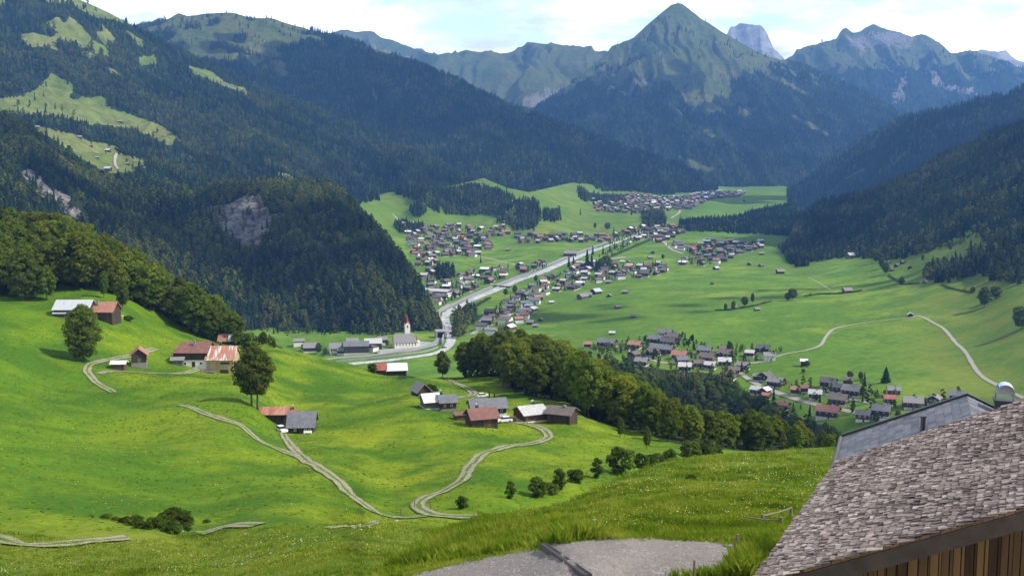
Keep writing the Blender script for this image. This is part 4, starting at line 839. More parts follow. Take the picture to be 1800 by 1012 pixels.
name_all(items, lambda r, w, z: f'{r} roofed {w} chalet {z}')
HUTS = [(969,533.5,8),(1048,517,15),(1034,522,12),(1024,526,15),(1071,522,8),(1099,516,10),(1087,542,10),(1113,558,9),(950,564,8),(1076,588,10),(933,570,12),(941,575,9),(923,553,18),(1069,498,9),(1331,546,9),(1291,542,8),(1372,481,12),(1490,515,14),(1601,556,10),
 (1561,456,8),(1562,464,8),(1577,469,8),(1568,476,8),(1588,463,8),(1600,472,8),(1338,469,8),(1259,474,9),(1317,466,8),(1339,448,8),(1252,500,7),(1627,498,8),(790,398,9),(893,441,7),(1104,462,7),(1094,462,7),(1148,446,8),(1143,455,8),(786,466,8),(1055,481,8)]
HUTM = {}
def small_house(L, W, H, r, wm, rm):
    k = (L, W, H, r, wm, rm)
    if k not in HUTM:
        b = MB(); roof_parts(b, L, W, H, r, .8, .7, .25); HUTM[k] = (wall_mb(L, W, H, r, 2.5).mesh('walls', [MT[wm]]), b.mesh('roof', [MT[rm]]))
    return HUTM[k]
def put_small(name, cat, group, p, rz, key, s):
    wm_, rf_ = small_house(*key); t = obj(name, wm_, loc=tuple(p), rz=R(rz), sc=s); tag(t, None, cat, group); obj('roof', rf_, t); return t
items = []
for px, py, w_ in HUTS:
    a = At(VAL, px, py); rm = random.choice(['roof_silver', 'roof_silver', 'roof_dark', 'roof_dbrown', 'tin_grey']); wm = random.choice(['darkwood', 'darkwood', 'greywood', 'brownwood'])
    s = max(.8, w_*a.k/7.)
    t = put_small('field_hut', 'hut', 'hay huts scattered over the valley meadows', a.p+np.array([0, 1.5*s, -.2]), random.choice([-20, -5, 10, 40, 75]), (7, 6, 3, 1.9, wm, rm), s)
    z = 'on the near green meadow' if py > 480 and px < 1200 else 'on the right meadow slope' if px > 1350 else 'on the far valley meadow'
    items.append((px, t, dict(r=ROOFW[rm], w=WALLW[wm], z=z)))
name_all(items, lambda r, w, z: f'small {w} hay hut with {r} roof {z}')
t = nb(VAL, 1500, 453, 8, 17, 15, 5, 4, 'field_barn', 'pale-roofed barn standing alone at the wood edge above the right meadow', 'barn', 'greywood', 'roof_pale', group='hay huts scattered over the valley meadows')
items = []
for px, py, w_ in [(190, 267, 11), (170, 279, 8), (225, 290, 9), (190, 300, 14), (65, 226, 10), (140, 243, 9), (212, 216, 9), (160, 258, 7)]:
    p = hit(LEFTM, px, py)
    if p is None: continue
    k = p[1]/F; t = put_small('mountain_hut', 'hut', 'huts on the mountain clearings', p, random.choice([-10, 15, 30]), (7, 6, 3, 1.9, 'darkwood', 'roof_silver' if px != 190 else 'tin_grey'), w_*k/9.5)
    items.append((px, t, dict(z='upper' if py < 230 else 'lower')))
name_all(items, lambda z: f'tiny dark hut with grey roof on the {z} lit mountain clearing')
t = nb(KNOLL, 300, 200, 0, 1, 1, 1, 1, 'x', 'x x x x', 'x', 'darkwood', 'roof_grey') if False else None
CL = [('A', 'in the village left of the river', [(705,392),(740,397),(780,402),(800,396),(850,403),(890,398),(892,412),(860,418),(862,440),(830,440),(845,452),(800,450),(760,452),(770,466),(735,470),(722,430)], 15.5),
 ('B', 'by the knoll foot left of river', [(742,478),(765,474),(770,500),(800,496),(812,480),(850,478),(885,470),(890,486),(860,500),(840,508),(800,528),(775,542),(755,525)], 20),
 ('C', 'in the long row below the terrace', [(905,414),(1000,413),(1062,415),(1060,427),(1010,426),(915,428)], 18),
 ('D', 'at the river bridge village', [(1062,420),(1090,410),(1130,398),(1190,398),(1205,408),(1180,420),(1160,428),(1130,420),(1100,428),(1075,432)], 19),
 ('E', 'in the village on the right', [(1170,432),(1190,428),(1215,440),(1245,424),(1290,426),(1345,428),(1335,440),(1300,446),(1270,462),(1235,468),(1195,466),(1198,458),(1230,452)], 19),
 ('F', 'along the right river bank', [(960,492),(1000,478),(1020,464),(1090,470),(1165,466),(1172,478),(1130,490),(1080,492),(1040,500),(1000,512),(950,520),(940,545),(925,560),(905,585),(840,592),(852,562),(880,535),(915,515)], 15.5),
 ('G', 'in the distant village under the ridge', [(1035,348),(1060,345),(1120,343),(1160,348),(1210,345),(1240,338),(1310,338),(1300,346),(1250,350),(1215,368),(1160,372),(1120,376),(1050,372)], 20),
 ('H', 'beside the straight river road', [(905,470),(955,463),(965,470),(925,484)], 18), ('I', 'beside the church', [(520,606),(575,610),(660,600),(665,617),(590,626),(530,622)], 24)]
KEYS = []
for i in range(26):
    L = random.choice([9, 10, 12, 13, 15]); W = min(L, random.choice([8, 9, 10])); rm = random.choice(['roof_silver']*5+['roof_dark']*4+['roof_grey']*4+['roof_dbrown']*4+['roof_pale']*2+['roof_brown', 'roof_pink', 'tin_white']); wm = random.choice(['hw_dark', 'hw_dark', 'hw_white', 'hw_white', 'hw_brown', 'hw_brown', 'hw_red'])
    KEYS.append((L, W, random.choice([5.5, 6.5, 7.5]), W*.26, wm, rm))
cand = []
for cid, ph, poly, sp in CL:
    for _, _p in ((0, 0),):
        Q = scatter(VAL, 2.2, lambda px, py, P: inpoly(px, py, poly)); rng.shuffle(Q); got = []
        for q in Q:
            if np.min(np.hypot(RS[:, 0]-q[0], RS[:, 1]-q[1])) < (26 if cid not in 'BHI' else 34): continue
            if all((q[0]-g[0])**2+(q[1]-g[1])**2 > (sp*random.uniform(1.05, 2.6))**2 for g in got): got.append(q)
        for q in got: cand.append((cid, ph, q, random.choice(KEYS)))
cand.sort(key=lambda c: -c[3][0]/c[2][1])
NIND = 300-len(HAM)-len(HUTS)-12
print('village houses', len(cand), 'single', min(NIND, len(cand)))
items = []; rest = MB(); RM = sorted({k[5] for k in KEYS}); WMs = sorted({k[4] for k in KEYS}); MI = {m: i for i, m in enumerate(RM+WMs)}
for i, (cid, ph, q, key) in enumerate(cand):
    rz = random.choice([-35, -28, -20, -12, 55, 62, 15]); px, py = proj(q)
    if i < NIND:
        t = put_small('chalet', 'chalet', 'chalets of the valley villages', q-np.array([0, 0, .3]), rz, key, random.uniform(.78, 1.05))
        items.append((px, t, dict(r=ROOFW[key[5]], w=WALLW[key[4]], z=ph)))
    else:
        w0 = wall_mb(*key[:4], 2.5); r0 = MB(); roof_parts(r0, *key[:4], .8, .7, .25); c_, s_ = math.cos(R(rz)), math.sin(R(rz))
        for src, mm in ((w0, MI[key[4]]), (r0, MI[key[5]])):
            n = len(rest.v); rest.v += [(q[0]+x*c_-y*s_, q[1]+x*s_+y*c_, q[2]+z-.3) for x, y, z in src.v]; rest.f += [tuple(n+j for j in f) for f in src.f]; rest.m += [mm]*len(src.f)
name_all(items, lambda r, w, z: f'{w} house with {r} roof {z}')
if rest.v: tag(rest.obj('distant_village', [MT[m] for m in RM+WMs]), 'closely packed small houses of the farthest village far up the valley', 'village', None, 'stuff')
for px, py, l, w, h, r, rm, lab in [(625, 622, 44, 26, 15, 7, 'roof_grey', 'large dark guesthouse with grey roof left of the church'), (655, 616, 30, 24, 14, 7, 'roof_pale', 'wide dark building with pale roof beside the guesthouse'), (672, 607, 16, 16, 11, 5, 'roof_silver', 'small white house with grey roof between guesthouse and church'),
                                 (545, 619, 26, 24, 9, 7, 'roof_silver', 'dark chalet with pale roof alone on the green strip left of guesthouse'), (588, 621, 20, 24, 10, 8, 'roof_silver', 'grey-roofed chalet just left of the large guesthouse')]:
    nb(VAL, px, py, 8, l, w, h, r, 'guesthouse' if l > 28 else 'chalet', lab, 'guesthouse' if l > 28 else 'chalet', 'hw_dark' if l > 20 else 'hw_white', rm, group='buildings beside the church', win=[('F', -l*.3, h*.5, 3, 3), ('F', -l*.1, h*.5, 3, 3), ('F', l*.1, h*.5, 3, 3), ('F', l*.3, h*.5, 3, 3)], frame='darkwood')
nb(VAL, 768, 520, -25, 52, 24, 9, 3, 'long_hall', 'long hall with grey metal roof at the foot of the knoll by the river', 'hall', 'hw_white', 'tin_grey', group='halls in the valley', win=[('F', -15, 3, 5, 3), ('F', 0, 3, 5, 3), ('F', 15, 3, 5, 3)])
nb(VAL, 1002, 451, 0, 22, 16, 6, 5, 'long_hall', 'long dark barn with grey roof beside the river road on open meadow', 'barn', 'darkwood', 'roof_silver', group='halls in the valley')
# ================================================================== trees and bushes that stand singly
def tree_px(L, px, py, hpx, kind, label, cat='tree', name='beech_tree', group=None, wide=1., k=None):
    a = At(L, px, py); return place_tree(name, label, cat, group, (kind if isinstance(kind, tuple) else kind), a.p-np.array([0, 0, .2]), hpx*a.k, None, wide)
T2 = [(crown_mesh('tall_crown', 'beech2', 190, 20, 6., 3.6, 6000, .36, 70, 'oval', 1., .72), trunk_mesh(60, 15, .3, stems=2), 20)]
LONE = (crown_mesh('lone_crown', 'beech2', 195, 20, 6.3, .6, 6500, .36, 80, 'oval', 1., .72), trunk_mesh(61, 14, .35), 20)
tree_px(NEAR, 148, 636, 108, LONE, 'large round dark tree standing alone left of the tall hut', name='broad_tree', wide=1.1)
tree_px(NEAR, 447, 716, 116, T2[0], 'tall two-stemmed tree standing above the rusty-roofed barn', name='broad_tree', wide=1.25).rotation_euler = (0, 0, .2)
tree_px(NEAR, 372, 597, 66, LONE, 'dark tree at the wood edge just above the striped-roof house', name='broad_tree', wide=1.15)
tree_px(NEAR, 216, 545, 58, DARKT[2], 'slim dark tree right beside the pink-roofed barn', name='broad_tree', wide=1.)
tree_px(NEAR, 183, 524, 52, DARKT[2], 'thin-stemmed tree behind the pink tiled roof', name='broad_tree', wide=.8)
tree_px(NEAR, 40, 528, 96, LONE, 'broad grey-green tree at the meadow edge left of the upper barn', name='broad_tree', wide=1.2)
tree_px(NEAR, 82, 528, 66, DARKT[0], 'smaller grey-green tree between the broad tree and the upper barn', name='broad_tree', wide=1.1)
tree_px(NEAR, 1137, 788, 44, DARKT[2], 'slender light tree on the meadow below the wood edge', name='broad_tree', wide=.8)
tree_px(NEAR, 1090, 768, 40, DARKT[2], 'small dark tree against the wood edge right of the brown-roofed barn', name='broad_tree', wide=.8)
for px, py, h, lab in [(860, 703, 17, 'taller of two small spruces behind the grey slate house'), (869, 702, 14, 'shorter of two small spruces behind the grey slate house')]:
    tree_px(NEAR, px, py, h, SPR[0], lab, name='spruce_tree', wide=1.2)
BL = [(897,876,36,.9,1,'narrow upright bush at the left end of the gully bushes'),(945,872,36,1.2,0,'round dark bush, second from left in the gully'),(983,860,42,1.05,1,'tallest dark bush in the middle of the gully'),(1012,848,26,1.2,0,'low bush right of the tallest gully bush'),(968,866,20,1.2,2,'small bush at the foot of the tallest gully bush'),
 (1050,840,40,.9,1,'upright bush below the broad round gully bush'),(1090,832,46,1.15,0,'broad round bush at the top of the gully row'),(1127,822,26,1.2,0,'low bush right of the broad round gully bush'),(1152,817,22,1.2,2,'small bush on the bank edge right of the gully row'),(1176,812,24,1.2,0,'bush on the bank edge near the wood corner'),
 (1212,806,32,1.2,0,'larger bush at the corner of the beech wood'),(1240,803,30,1.2,2,'rightmost bush at the edge of the beech wood'),(812,892,22,1.1,0,'solitary bush on the slope right of the hairpin bend'),(758,690,14,1.3,2,'low bush behind the white-roofed barn'),
 (655,655,17,1.05,0,'bush at the left end of the red-roofed barn'),(437,612,26,1.3,0,'bush below the small red and grey sheds'),(425,604,20,1.3,2,'small bush right of the grey shed roof'),
 (225,563,9,1.4,2,'low bush at the foot of the pink-roofed barn'),(1495-280,842,10,1.4,2,'tiny bush on the foreground bank')]
for px, py, h, w_, k, lab in BL:
    L = SPUR if px == 1215 and py == 842 else NEAR; a = At(L, px, py); cm, H = BUSH[k]; s = h*a.k/H
    o = empty('bush', tuple(a.p-np.array([0, 0, .2])), random.uniform(0, 6), lab, 'bush', 'bushes of the hillside'); obj('crown', cm, o, sc=(s*w_, s*w_, s))
items = []
for px, py, h in [(188,911,11),(205,914,9),(220,918,14),(238,922,18),(250,927,16),(262,930,20),(275,928,24),(287,926,28),(299,925,26),(313,922,32),(323,926,28),(300,935,20),(330,932,18),(362,918,8),(160,908,6),(130,908,5)]:
    a = At(NEAR, px, py); cm, H = random.choice(BUSH); s = h*a.k/H*1.0; o = empty('bush', tuple(a.p-np.array([0, 0, .2])), random.uniform(0, 6), None, 'bush', 'bush row above the lower track'); obj('crown', cm, o, sc=(s*1.5, s*1.3, s))
    items.append((px, o, dict(z='dense part' if px > 215 else 'thin end')))
name_all(items, lambda z: f'dark bush in the {z} of the row above the lower track')
# ---- woods of single trees near the camera
def spread(L, poly, spacing, back, extra=None):
    Q = scatter(L, 2.0, lambda px, py, P: inpoly(px, py, poly) if extra is None else inpoly(px, py, poly) & extra(px, py, P), back); rng.shuffle(Q); got = []
    for q in Q:
        if all((q[0]-g[0])**2+(q[1]-g[1])**2 > spacing**2 for g in got): got.append(q)
    return np.array(got)
WL2 = [(-60,380),(-60,515),(60,522),(90,508),(170,508),(235,532),(300,562),(345,592),(405,602),(430,602),(488,613),(478,600),(430,560),(300,470),(100,400)]
left = spread(NEAR, WL2, 8.5, 2)
mid = spread(NEAR, W_MID, 7.8, 3, lambda px, py, P: (py < 792) & (px > 742))
low = spread(VAL, [(1045,640),(1110,640),(1180,652),(1240,660),(1290,668),(1310,695),(1375,732),(1440,748),(1480,765),(1300,765),(1100,720),(1000,650)], 10.5, 0)
print('single trees', len(left), len(mid), len(low))
items = []; extra = []
def zone_left(px): return 'above the upper barns' if px < 130 else 'behind the pink-roofed barn' if px < 250 else 'above the striped-roof house' if px < 400 else 'at the lower tip'
def zone_mid(px): return 'behind the white barn roof' if px < 790 else 'behind the small grey shed' if px < 905 else 'above the silvery barn' if px < 1010 else 'above the gully bushes' if px < 1200 else 'behind the bank at right'
def zone_low(px): return 'under the hamlet top cluster' if px < 1180 else 'below the hamlet street' if px < 1290 else 'below the hamlet road'
def plant(Qs, cap, zone, what, kinds, hm, hs, grp, name, top=None):
    o_ = np.argsort(Qs[:, 1]); Qs = Qs[o_]
    for i, q in enumerate(Qs):
        h = hm*(1+hs*random.uniform(-1, 1)); px, py = proj(q)
        if top is not None:
            h = min(h, (py-float(top(px))+random.uniform(-7, 5))*q[1]/F)
            if h < 4.5: continue
        if i < cap:
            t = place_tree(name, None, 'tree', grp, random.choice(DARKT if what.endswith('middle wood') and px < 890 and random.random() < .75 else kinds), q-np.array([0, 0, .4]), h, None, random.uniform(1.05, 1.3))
            items.append((px, t, dict(z=zone(px), w=what, g='tall' if h > hm*1.06 else 'low' if h < hm*.94 else 'medium')))
        else: extra.append((q, h))
plant(left, 95, zone_left, 'beech in the left ridge wood', BEECH, 20, .2, 'beeches of the left ridge wood', 'beech_tree', line([(-60,310),(0,335),(60,352),(100,372),(150,395),(200,418),(260,450),(300,476),(340,492),(380,522),(410,535),(440,560),(470,588),(500,608)]))
plant(mid, 150, zone_mid, 'beech in the middle wood', BEECH, 18.5, .25, 'beeches of the middle wood', 'beech_tree', line([(690,632),(720,620),(750,616),(785,610),(800,597),(830,584),(870,575),(920,574),(960,588),(1000,604),(1050,632),(1100,655),(1150,680),(1200,706),(1240,722),(1280,716),(1330,718),(1380,728),(1440,746),(1480,762)]))
plant(low, 50, zone_low, 'dark tree in the lower wood', DARKT+BEECH[:1], 17, .25, 'trees of the lower wood', 'broad_tree', line([(1000,600),(1050,618),(1100,640),(1140,652),(1200,656),(1240,652),(1270,655),(1290,670),(1330,692),(1400,726),(1480,752)]))
name_all(items, lambda z, w, g: f'{g} {w} {z}')
und = np.concatenate([scatter(NEAR, 3.4, lambda px, py, P: inpoly(px, py, WL2), 1), scatter(NEAR, 3.2, lambda px, py, P: inpoly(px, py, W_MID) & (py < 790) & (px > 738), 3)])
forest('undergrowth', und-np.array([0, 0, .3]), .2*(.6+.9*rng.random(len(und))), np.zeros(len(und), bool), 'bushy undergrowth on the floor of the beech woods')
lw = scatter(VAL, 6.5, lambda px, py, P: inpoly(px, py, [(1045,648),(1110,652),(1180,662),(1240,668),(1290,676),(1305,700),(1370,738),(1440,755),(1475,770),(1300,775),(1100,740),(1000,660)]))
forest('woodland', lw-np.array([0, 0, .3]), .62*(.6+.7*rng.random(len(lw))), rng.random(len(lw)) < .12, 'dense bushy young wood filling the hollow below the hamlet')
if extra: forest('woodland', np.array([e[0] for e in extra]), np.array([e[1]/16 for e in extra])*1., np.zeros(len(extra), bool), 'remaining beeches deep inside the woods below the hillside')
# ---- valley trees
VT = [(1557,672,30,2.0,'s','large dark spruce alone on the bright meadow right of the hamlet'),(1513,668,13,1.1,'b','round tree behind the hamlet on the bright meadow'),(1494,666,12,1.1,'b','small round tree left of the round meadow tree'),(1393,527,16,1.3,'b','bushy pair of crowns on the mid meadow bank'),(1384,528,11,1.2,'b','small tree left of the bushy crowns on the bank'),
 (1275,546,11,1.,'b','leftmost small tree in the row of four on the meadow bank'),(1289,545,14,1.,'b','taller small tree, second in the row of four on the bank'),(1309,538,14,1.1,'b','third small tree in the row of four on the bank'),(1323,533,15,.8,'b','last small tree in the row of four on the bank'),
 (1730,540,30,1.1,'b','large round tree on the right meadow slope'),(1750,525,18,1.3,'b','smaller round tree right of the large meadow slope tree'),(1710,515,9,1.1,'b','tiny tree left of the two round slope trees'),
 (1541,461,17,1.2,'b','round tree beside the hay huts on the slope'),(1549,472,16,1.1,'b','upper tree of the short line below the hay huts'),(1557,482,18,1.1,'b','lower tree of the short line below the hay huts'),(1585,503,14,1.,'b','tree at the end of the dark bank on the slope'),(1558,451,17,.9,'b','narrow tree at the top of the slope'),
 (1670,441,13,.9,'b','small tree on the upper right meadow'),(1622,459,10,.9,'b','thin tree in the open upper meadow'),(1685,419,13,1.,'b','tree at the upper edge of the right meadow'),(1283,624,20,1.,'b','dark tree behind the hamlet street houses'),(1204,597,15,.9,'s','spruce at the right end of the hamlet top cluster'),
 (1216,598,8,1.3,'b','low bush right of the spruce above the hamlet'),(1320,622,12,.8,'s','small spruce beside the yellowish hamlet roof'),(1311,625,11,1.,'b','small tree left of the small hamlet spruce'),(1360,703,24,.9,'s','dark spruce among the white houses by the lower hamlet road'),(1394,724,20,.9,'s','pointed spruce at the wood edge below the hamlet road'),
 (1419,644,9,1.2,'b','bush beside the white-roofed meadow hut'),(1795,578,32,1.2,'b','dark trees at the right edge of the meadow'),(1540,742,14,1.3,'b','bush beside the white-walled house near the slate gable'),(1578,736,14,1.2,'b','bush right of the pale hamlet roof'),(1412,655,6,1.4,'b','tiny bush below the meadow hut'),
 (1000,470,22,1.,'s','leftmost spruce of the river clump'),(1008,472,24,1.,'s','second spruce of the river clump'),(1032,470,34,1.,'s','tallest spruce of the river clump'),(1040,474,30,1.,'s','broad spruce right of the tallest clump spruce'),(1048,476,22,1.1,'s','low spruce of the river clump'),(1056,474,22,1.2,'b','round tree of the river clump'),(1066,472,24,1.2,'b','right end tree of the river clump'),
 (1060,447,16,1.,'s','spruce by the road above the river clump'),(1072,443,15,.9,'s','slim spruce by the river road'),(1080,438,14,.9,'s','small spruce by the river road, near the bridge village'),(1042,448,18,1.,'s','spruce left of the road above the river clump'),
 (1120,478,12,1.,'s','spruce on the meadow edge of the right bank village'),(1131,475,16,1.1,'s','taller spruce on the meadow edge of the right bank village'),(1152,472,11,1.,'b','tree at the right end of the right bank village'),(845,462,14,.8,'s','dark spruce in the middle of the left bank houses'),(893,470,10,.8,'s','spruce beside the left bank houses'),
 (942,496,14,.9,'b','round tree on the river bank, left of the bank houses'),(889,520,14,1.1,'b','bushy tree on the right river bank'),(905,516,16,1.1,'b','round tree on the right river bank'),(720,404,14,.8,'s','dark spruce at the top of the left village'),(706,410,11,1.2,'b','dark round tree at the top of the left village'),(740,400,11,1.2,'b','tree beside the top houses of the left village'),
 (763,416,13,.9,'s','spruce among the upper houses of the left village'),(810,422,12,.9,'s','spruce in the middle of the left village'),(838,430,13,1.1,'b','dark tree in the middle of the left village'),(1245,375,0.1,1,'x',''),(1308,357,7,1.2,'b','single tree on the far bright meadow'),(1062,372,9,1.,'s','spruce at the left end of the distant village'),
 (1110,378,14,.8,'s','tall spruce in front of the distant village'),(1020,378,14,.6,'s','slim spruce on the terrace edge'),(1046,402,11,1.1,'b','tree on the terrace slope'),(1068,404,13,1.3,'b','dark round tree on the terrace slope'),(1079,408,10,.9,'s','spruce low on the terrace slope'),(985,640-27,0.1,1,'x',''),
 (1165,456,10,1.3,'b','round trees left of the right village'),(1198,466,11,1.,'s','spruce at the left corner of the right village'),(1230,440,10,1.2,'b','round tree in the right village'),(1305,440,9,1.,'b','tree at the right end of the right village'),(560,622,22,1.1,'b','dark tree beside the chalet left of the guesthouse'),(572,625,16,1.1,'b','bush between the chalet and the guesthouse'),(680,608,12,.8,'b','small reddish tree left of the church')]
for px, py, h, w_, k, lab in VT:
    if k == 'x': continue
    tree_px(VAL, px, py, h*(1.3 if px > 1180 and py > 440 and k == 'b' else 1.), SPR[0] if k == 's' else random.choice(DARKT), lab, name='spruce_tree' if k == 's' else 'broad_tree', wide=w_*(1.15 if k == 'b' else 1.1))
def hedge(pix, h, w, label, L=VAL):
    S = smooth_pts([hit(L, x, y)[:2] for x, y in pix], 1.); cs = []
    for s in S:
        for _ in range(int(14*w)): cs.append((s[0]+random.gauss(0, w*.3), s[1]+random.gauss(0, w*.3), (drop(L, s[0], s[1]) or 0)+h*random.random()*random.uniform(.5, 1)*(1+.8*float(vn(s[0]/6, s[1]/6, 55)))))
    cs = np.array(cs); r = np.random.default_rng(4); v, f = quads(cs, r.normal(size=cs.shape)+np.array([0, 0, .4]), r.uniform(.35, .7, len(cs)), r); tag(obj('hedge', mesh('hedge', v, f, [MT['beech2']])), label, 'hedge')
hedge([(1415, 521), (1440, 518), (1470, 517), (1500, 514), (1514, 511)], 2.6, 2., 'dark hedge line along the meadow bank by the pale long hut')
hedge([(1258, 546), (1290, 544), (1320, 539), (1355, 530)], 1.8, 1.6, 'thin dark hedge under the row of four small trees')
hedge([(1562, 484), (1575, 493), (1590, 500), (1615, 498)], 2.2, 2., 'dark hedge running down from the short line of trees')
hedge([(1655, 500), (1670, 507), (1690, 511), (1708, 515)], 2.2, 1.8, 'dark hedge curving across the upper right meadow')
hedge([(1075, 452), (1100, 441), (1130, 428), (1150, 420)], 5, 3., 'tall hedge of riverside shrubs beyond the spruce clump')
hedge([(820, 549), (835, 540), (850, 531), (862, 524)], 3.5, 3., 'hedge of shrubs along the right river bank above the bend')
# ---- groves, strips and edges of wood on the valley floor
GR = [(.55,[(870,366),(895,358),(945,355),(952,385),(937,404),(905,404),(872,392)]),(.4,[(955,372),(985,374),(985,390),(955,390)]),(.15,[(1130,376),(1165,374),(1170,398),(1130,400)]),(.3,[(717,364),(735,359),(750,374),(738,383),(722,380)]),
 (.85,[(1200,406),(1195,392),(1290,388),(1330,375),(1410,360),(1412,380),(1320,388),(1412,388),(1412,416),(1330,412),(1260,407)]),(.5,[(690,338),(750,335),(840,330),(880,352),(895,370),(870,378),(800,380),(765,372)]),(.5,[(1372,440),(1400,420),(1410,462),(1390,466)]),
 (.4,[(1705,447),(1760,442),(1870,430),(1870,480),(1790,500),(1740,496),(1700,467)]),(.5,[(1720,408),(1760,398),(1800,414),(1870,410),(1870,434),(1790,434),(1730,428)]),(.3,[(1615,492),(1640,472),(1700,462),(1722,480),(1690,494),(1640,500)]),
 (.1,[(800,560),(815,550),(832,545),(838,560),(815,590),(797,600)]),(.3,[(768,474),(800,478),(797,494),(765,492)]),(.5,[(1385,335),(1420,335),(1420,470),(1400,470)]),(.6,[(1380,452),(1410,448),(1500,436),(1600,424),(1700,404),(1720,398),(1720,408),(1640,430),(1540,447),(1450,458),(1395,465)]),
 (.5,[(640,345),(665,345),(668,352),(640,356)]),(.4,[(1015,330),(1035,345),(1075,348),(1100,355),(1060,358),(1020,352)]),(.3,[(690,395),(745,398),(742,408),(700,410)]),(.5,[(845,328),(905,350),(905,358),(870,350)]),(.6,[(1230,330),(1250,326),(1262,334),(1240,340)]),(.6,[(1395,325),(1430,330),(1430,345),(1400,340)])]
QQ = []; SP = []
for sp, pl in GR:
    q = scatter(VAL, 6.5, lambda px, py, P: inpoly(px+rng.normal(0, 1.5, len(px)), py+rng.normal(0, 1, len(py)), pl), 2); QQ.append(q); SP.append(rng.random(len(q)) < sp)
q = np.concatenate(QQ); forest('grove', q-np.array([0, 0, .3]), .85*(.7+.55*rng.random(len(q))), np.concatenate(SP), 'dark groves and strips of wood between the meadows of the valley floor')
# shrubs and garden trees strewn between the village houses: far too many and small to count
q = np.concatenate([scatter(VAL, 12.5, lambda px, py, P, pl=pl: inpoly(px, py, pl)) for _, _, pl, _ in CL]+[scatter(VAL, 9.5, lambda px, py, P: inpoly(px, py, [(1040,606),(1130,600),(1200,592),(1225,605),(1250,615),(1300,612),(1375,618),(1375,634),(1290,640),(1330,662),(1300,668),(1240,656),(1120,648),(1040,620)])), scatter(VAL, 10.5, lambda px, py, P: inpoly(px, py, [(1325,668),(1380,676),(1440,680),(1520,672),(1525,690),(1600,700),(1690,700),(1690,722),(1560,742),(1440,735),(1400,720),(1450,712),(1480,716),(1400,700)]))]+[scatter(VAL, 14, lambda px, py, P: inpoly(px, py, [(1050,455),(1100,425),(1130,408),(1140,412),(1075,452)]))])
forest('shrubbery', q, .36*(.5+1.*rng.random(len(q))), rng.random(len(q)) < .14, 'garden trees and shrubs strewn between the valley houses')
# ================================================================== foreground: shingle barn, slate roof, fence, path, grass
MT['shingle'] = None
def shingle_mat():
    t = NT('weathered_shingles'); a = t.attr('tint'); p = t.pos()
    mp = t.n('ShaderNodeMapping'); mp.inputs['Rotation'].default_value = (0, 0, R(26)); mp.inputs['Scale'].default_value = (1., 7., 1.); t.l(p, mp.inputs[0])
    n = t.noise(mp.outputs[0], 4., 5, .7); big = t.noise(p, .45, 3, .5)
    c = t.ramp(a.outputs['Fac'], [(0., (.05, .038, .032)), (.35, (.14, .107, .09)), (.7, (.25, .2, .172)), (1., (.4, .345, .3))])
    c = t.mix(.6, c, t.ramp(n, [(.3, (.2, .2, .2)), (.7, (.8, .8, .8))]), 'OVERLAY')
    c = t.mix(.35, c, t.ramp(big, [(.3, (.32, .3, .3)), (.7, (.7, .69, .67))]), 'OVERLAY')
    return t.bsdf(c, .75, .25, 0, t.bump(n, .5, .01))
MT['shingle'] = shingle_mat()
AZR = R(26); UX = np.array([math.cos(AZR), -math.sin(AZR), 0]); HY = np.array([math.sin(AZR), math.cos(AZR), 0])
def world(o, x, y, z): return o+UX*x+HY*y+np.array([0, 0, z])
R0 = at(1473, 813, 34.)
SL = .47; HALF = 6.6; YN = -11.1
barn = empty('shingle_barn', tuple(R0), -AZR, 'large barn with weathered grey wooden shingle roof in the foreground corner', 'barn')
def strip_shingles(side):
    V = []; Fc = []; T = []; ang = math.atan(SL); cs, sn = math.cos(ang), math.sin(ang); n = int(HALF/cs/.175); r = random.Random(3+side)
    for i in range(n+1):
        s0 = i*.175-.06; y = .12+r.uniform(0, .1)
        while y > YN-.05:
            w = r.uniform(.075, .165) if side == 0 else .3; ex = .34; jit = r.gauss(0, .022); lift = r.uniform(.0, .022)+(.02 if r.random() < .06 else 0); t = r.uniform(.011, .021); tw = r.uniform(-.012, .012)
            s_lo = s0+jit-(r.uniform(0, .05) if r.random() < .1 else 0); s_hi = min(s0+ex, HALF/cs)
            y1 = y-w+.006; k = len(V); base_lo = .045+lift; base_hi = .0
            ya = y+(r.uniform(-.03, .14) if y > 0 and side == 0 else 0)
            for (s, b0) in ((s_lo, base_lo), (s_hi, base_hi)):
                for yy, e in ((ya, tw), (y1, -tw)):
                    for h in (b0+e, b0+e+t):
                        x = s*cs-h*sn*.98; z = s*sn+h*cs
                        V.append((x if side == 0 else 2*HALF-x, yy, z))
            fs = [(1, 3, 7, 5), (0, 1, 5, 4), (2, 6, 7, 3), (0, 2, 3, 1)]
            if side: fs = [f[::-1] for f in fs]
            tint = min(1, max(0, r.gauss(.5, .25)+.22*float(vn(s0*.9, y*.6, 71))+(.16 if s0 > HALF/cs-.6 else 0)))
            for f in fs: Fc.append(tuple(k+j for j in f)); T.append(tint)
            y -= w
    return V, Fc, T
V, Fc, T = strip_shingles(0); V2, F2, T2_ = strip_shingles(1); k = len(V)
me = mesh('roof', V+V2, Fc+[tuple(k+j for j in f) for f in F2], [MT['shingle']]); a_ = me.attributes.new('tint', 'FLOAT', 'FACE'); a_.data.foreach_set('value', np.array(T+T2_, np.float32))
roof = obj('roof', me, barn)
b = MB()
zt = SL*HALF
b.slab([(-.02, YN, -.02), (HALF, YN, zt-.02), (HALF, .05, zt-.02), (-.02, .05, -.02)], .06); b.slab([(HALF, YN, zt-.02), (2*HALF, YN, -.02), (2*HALF, .05, -.02), (HALF, .05, zt-.02)], .06)
b.obj('roof_boards', [MT['brownwood']], roof)
b = MB()
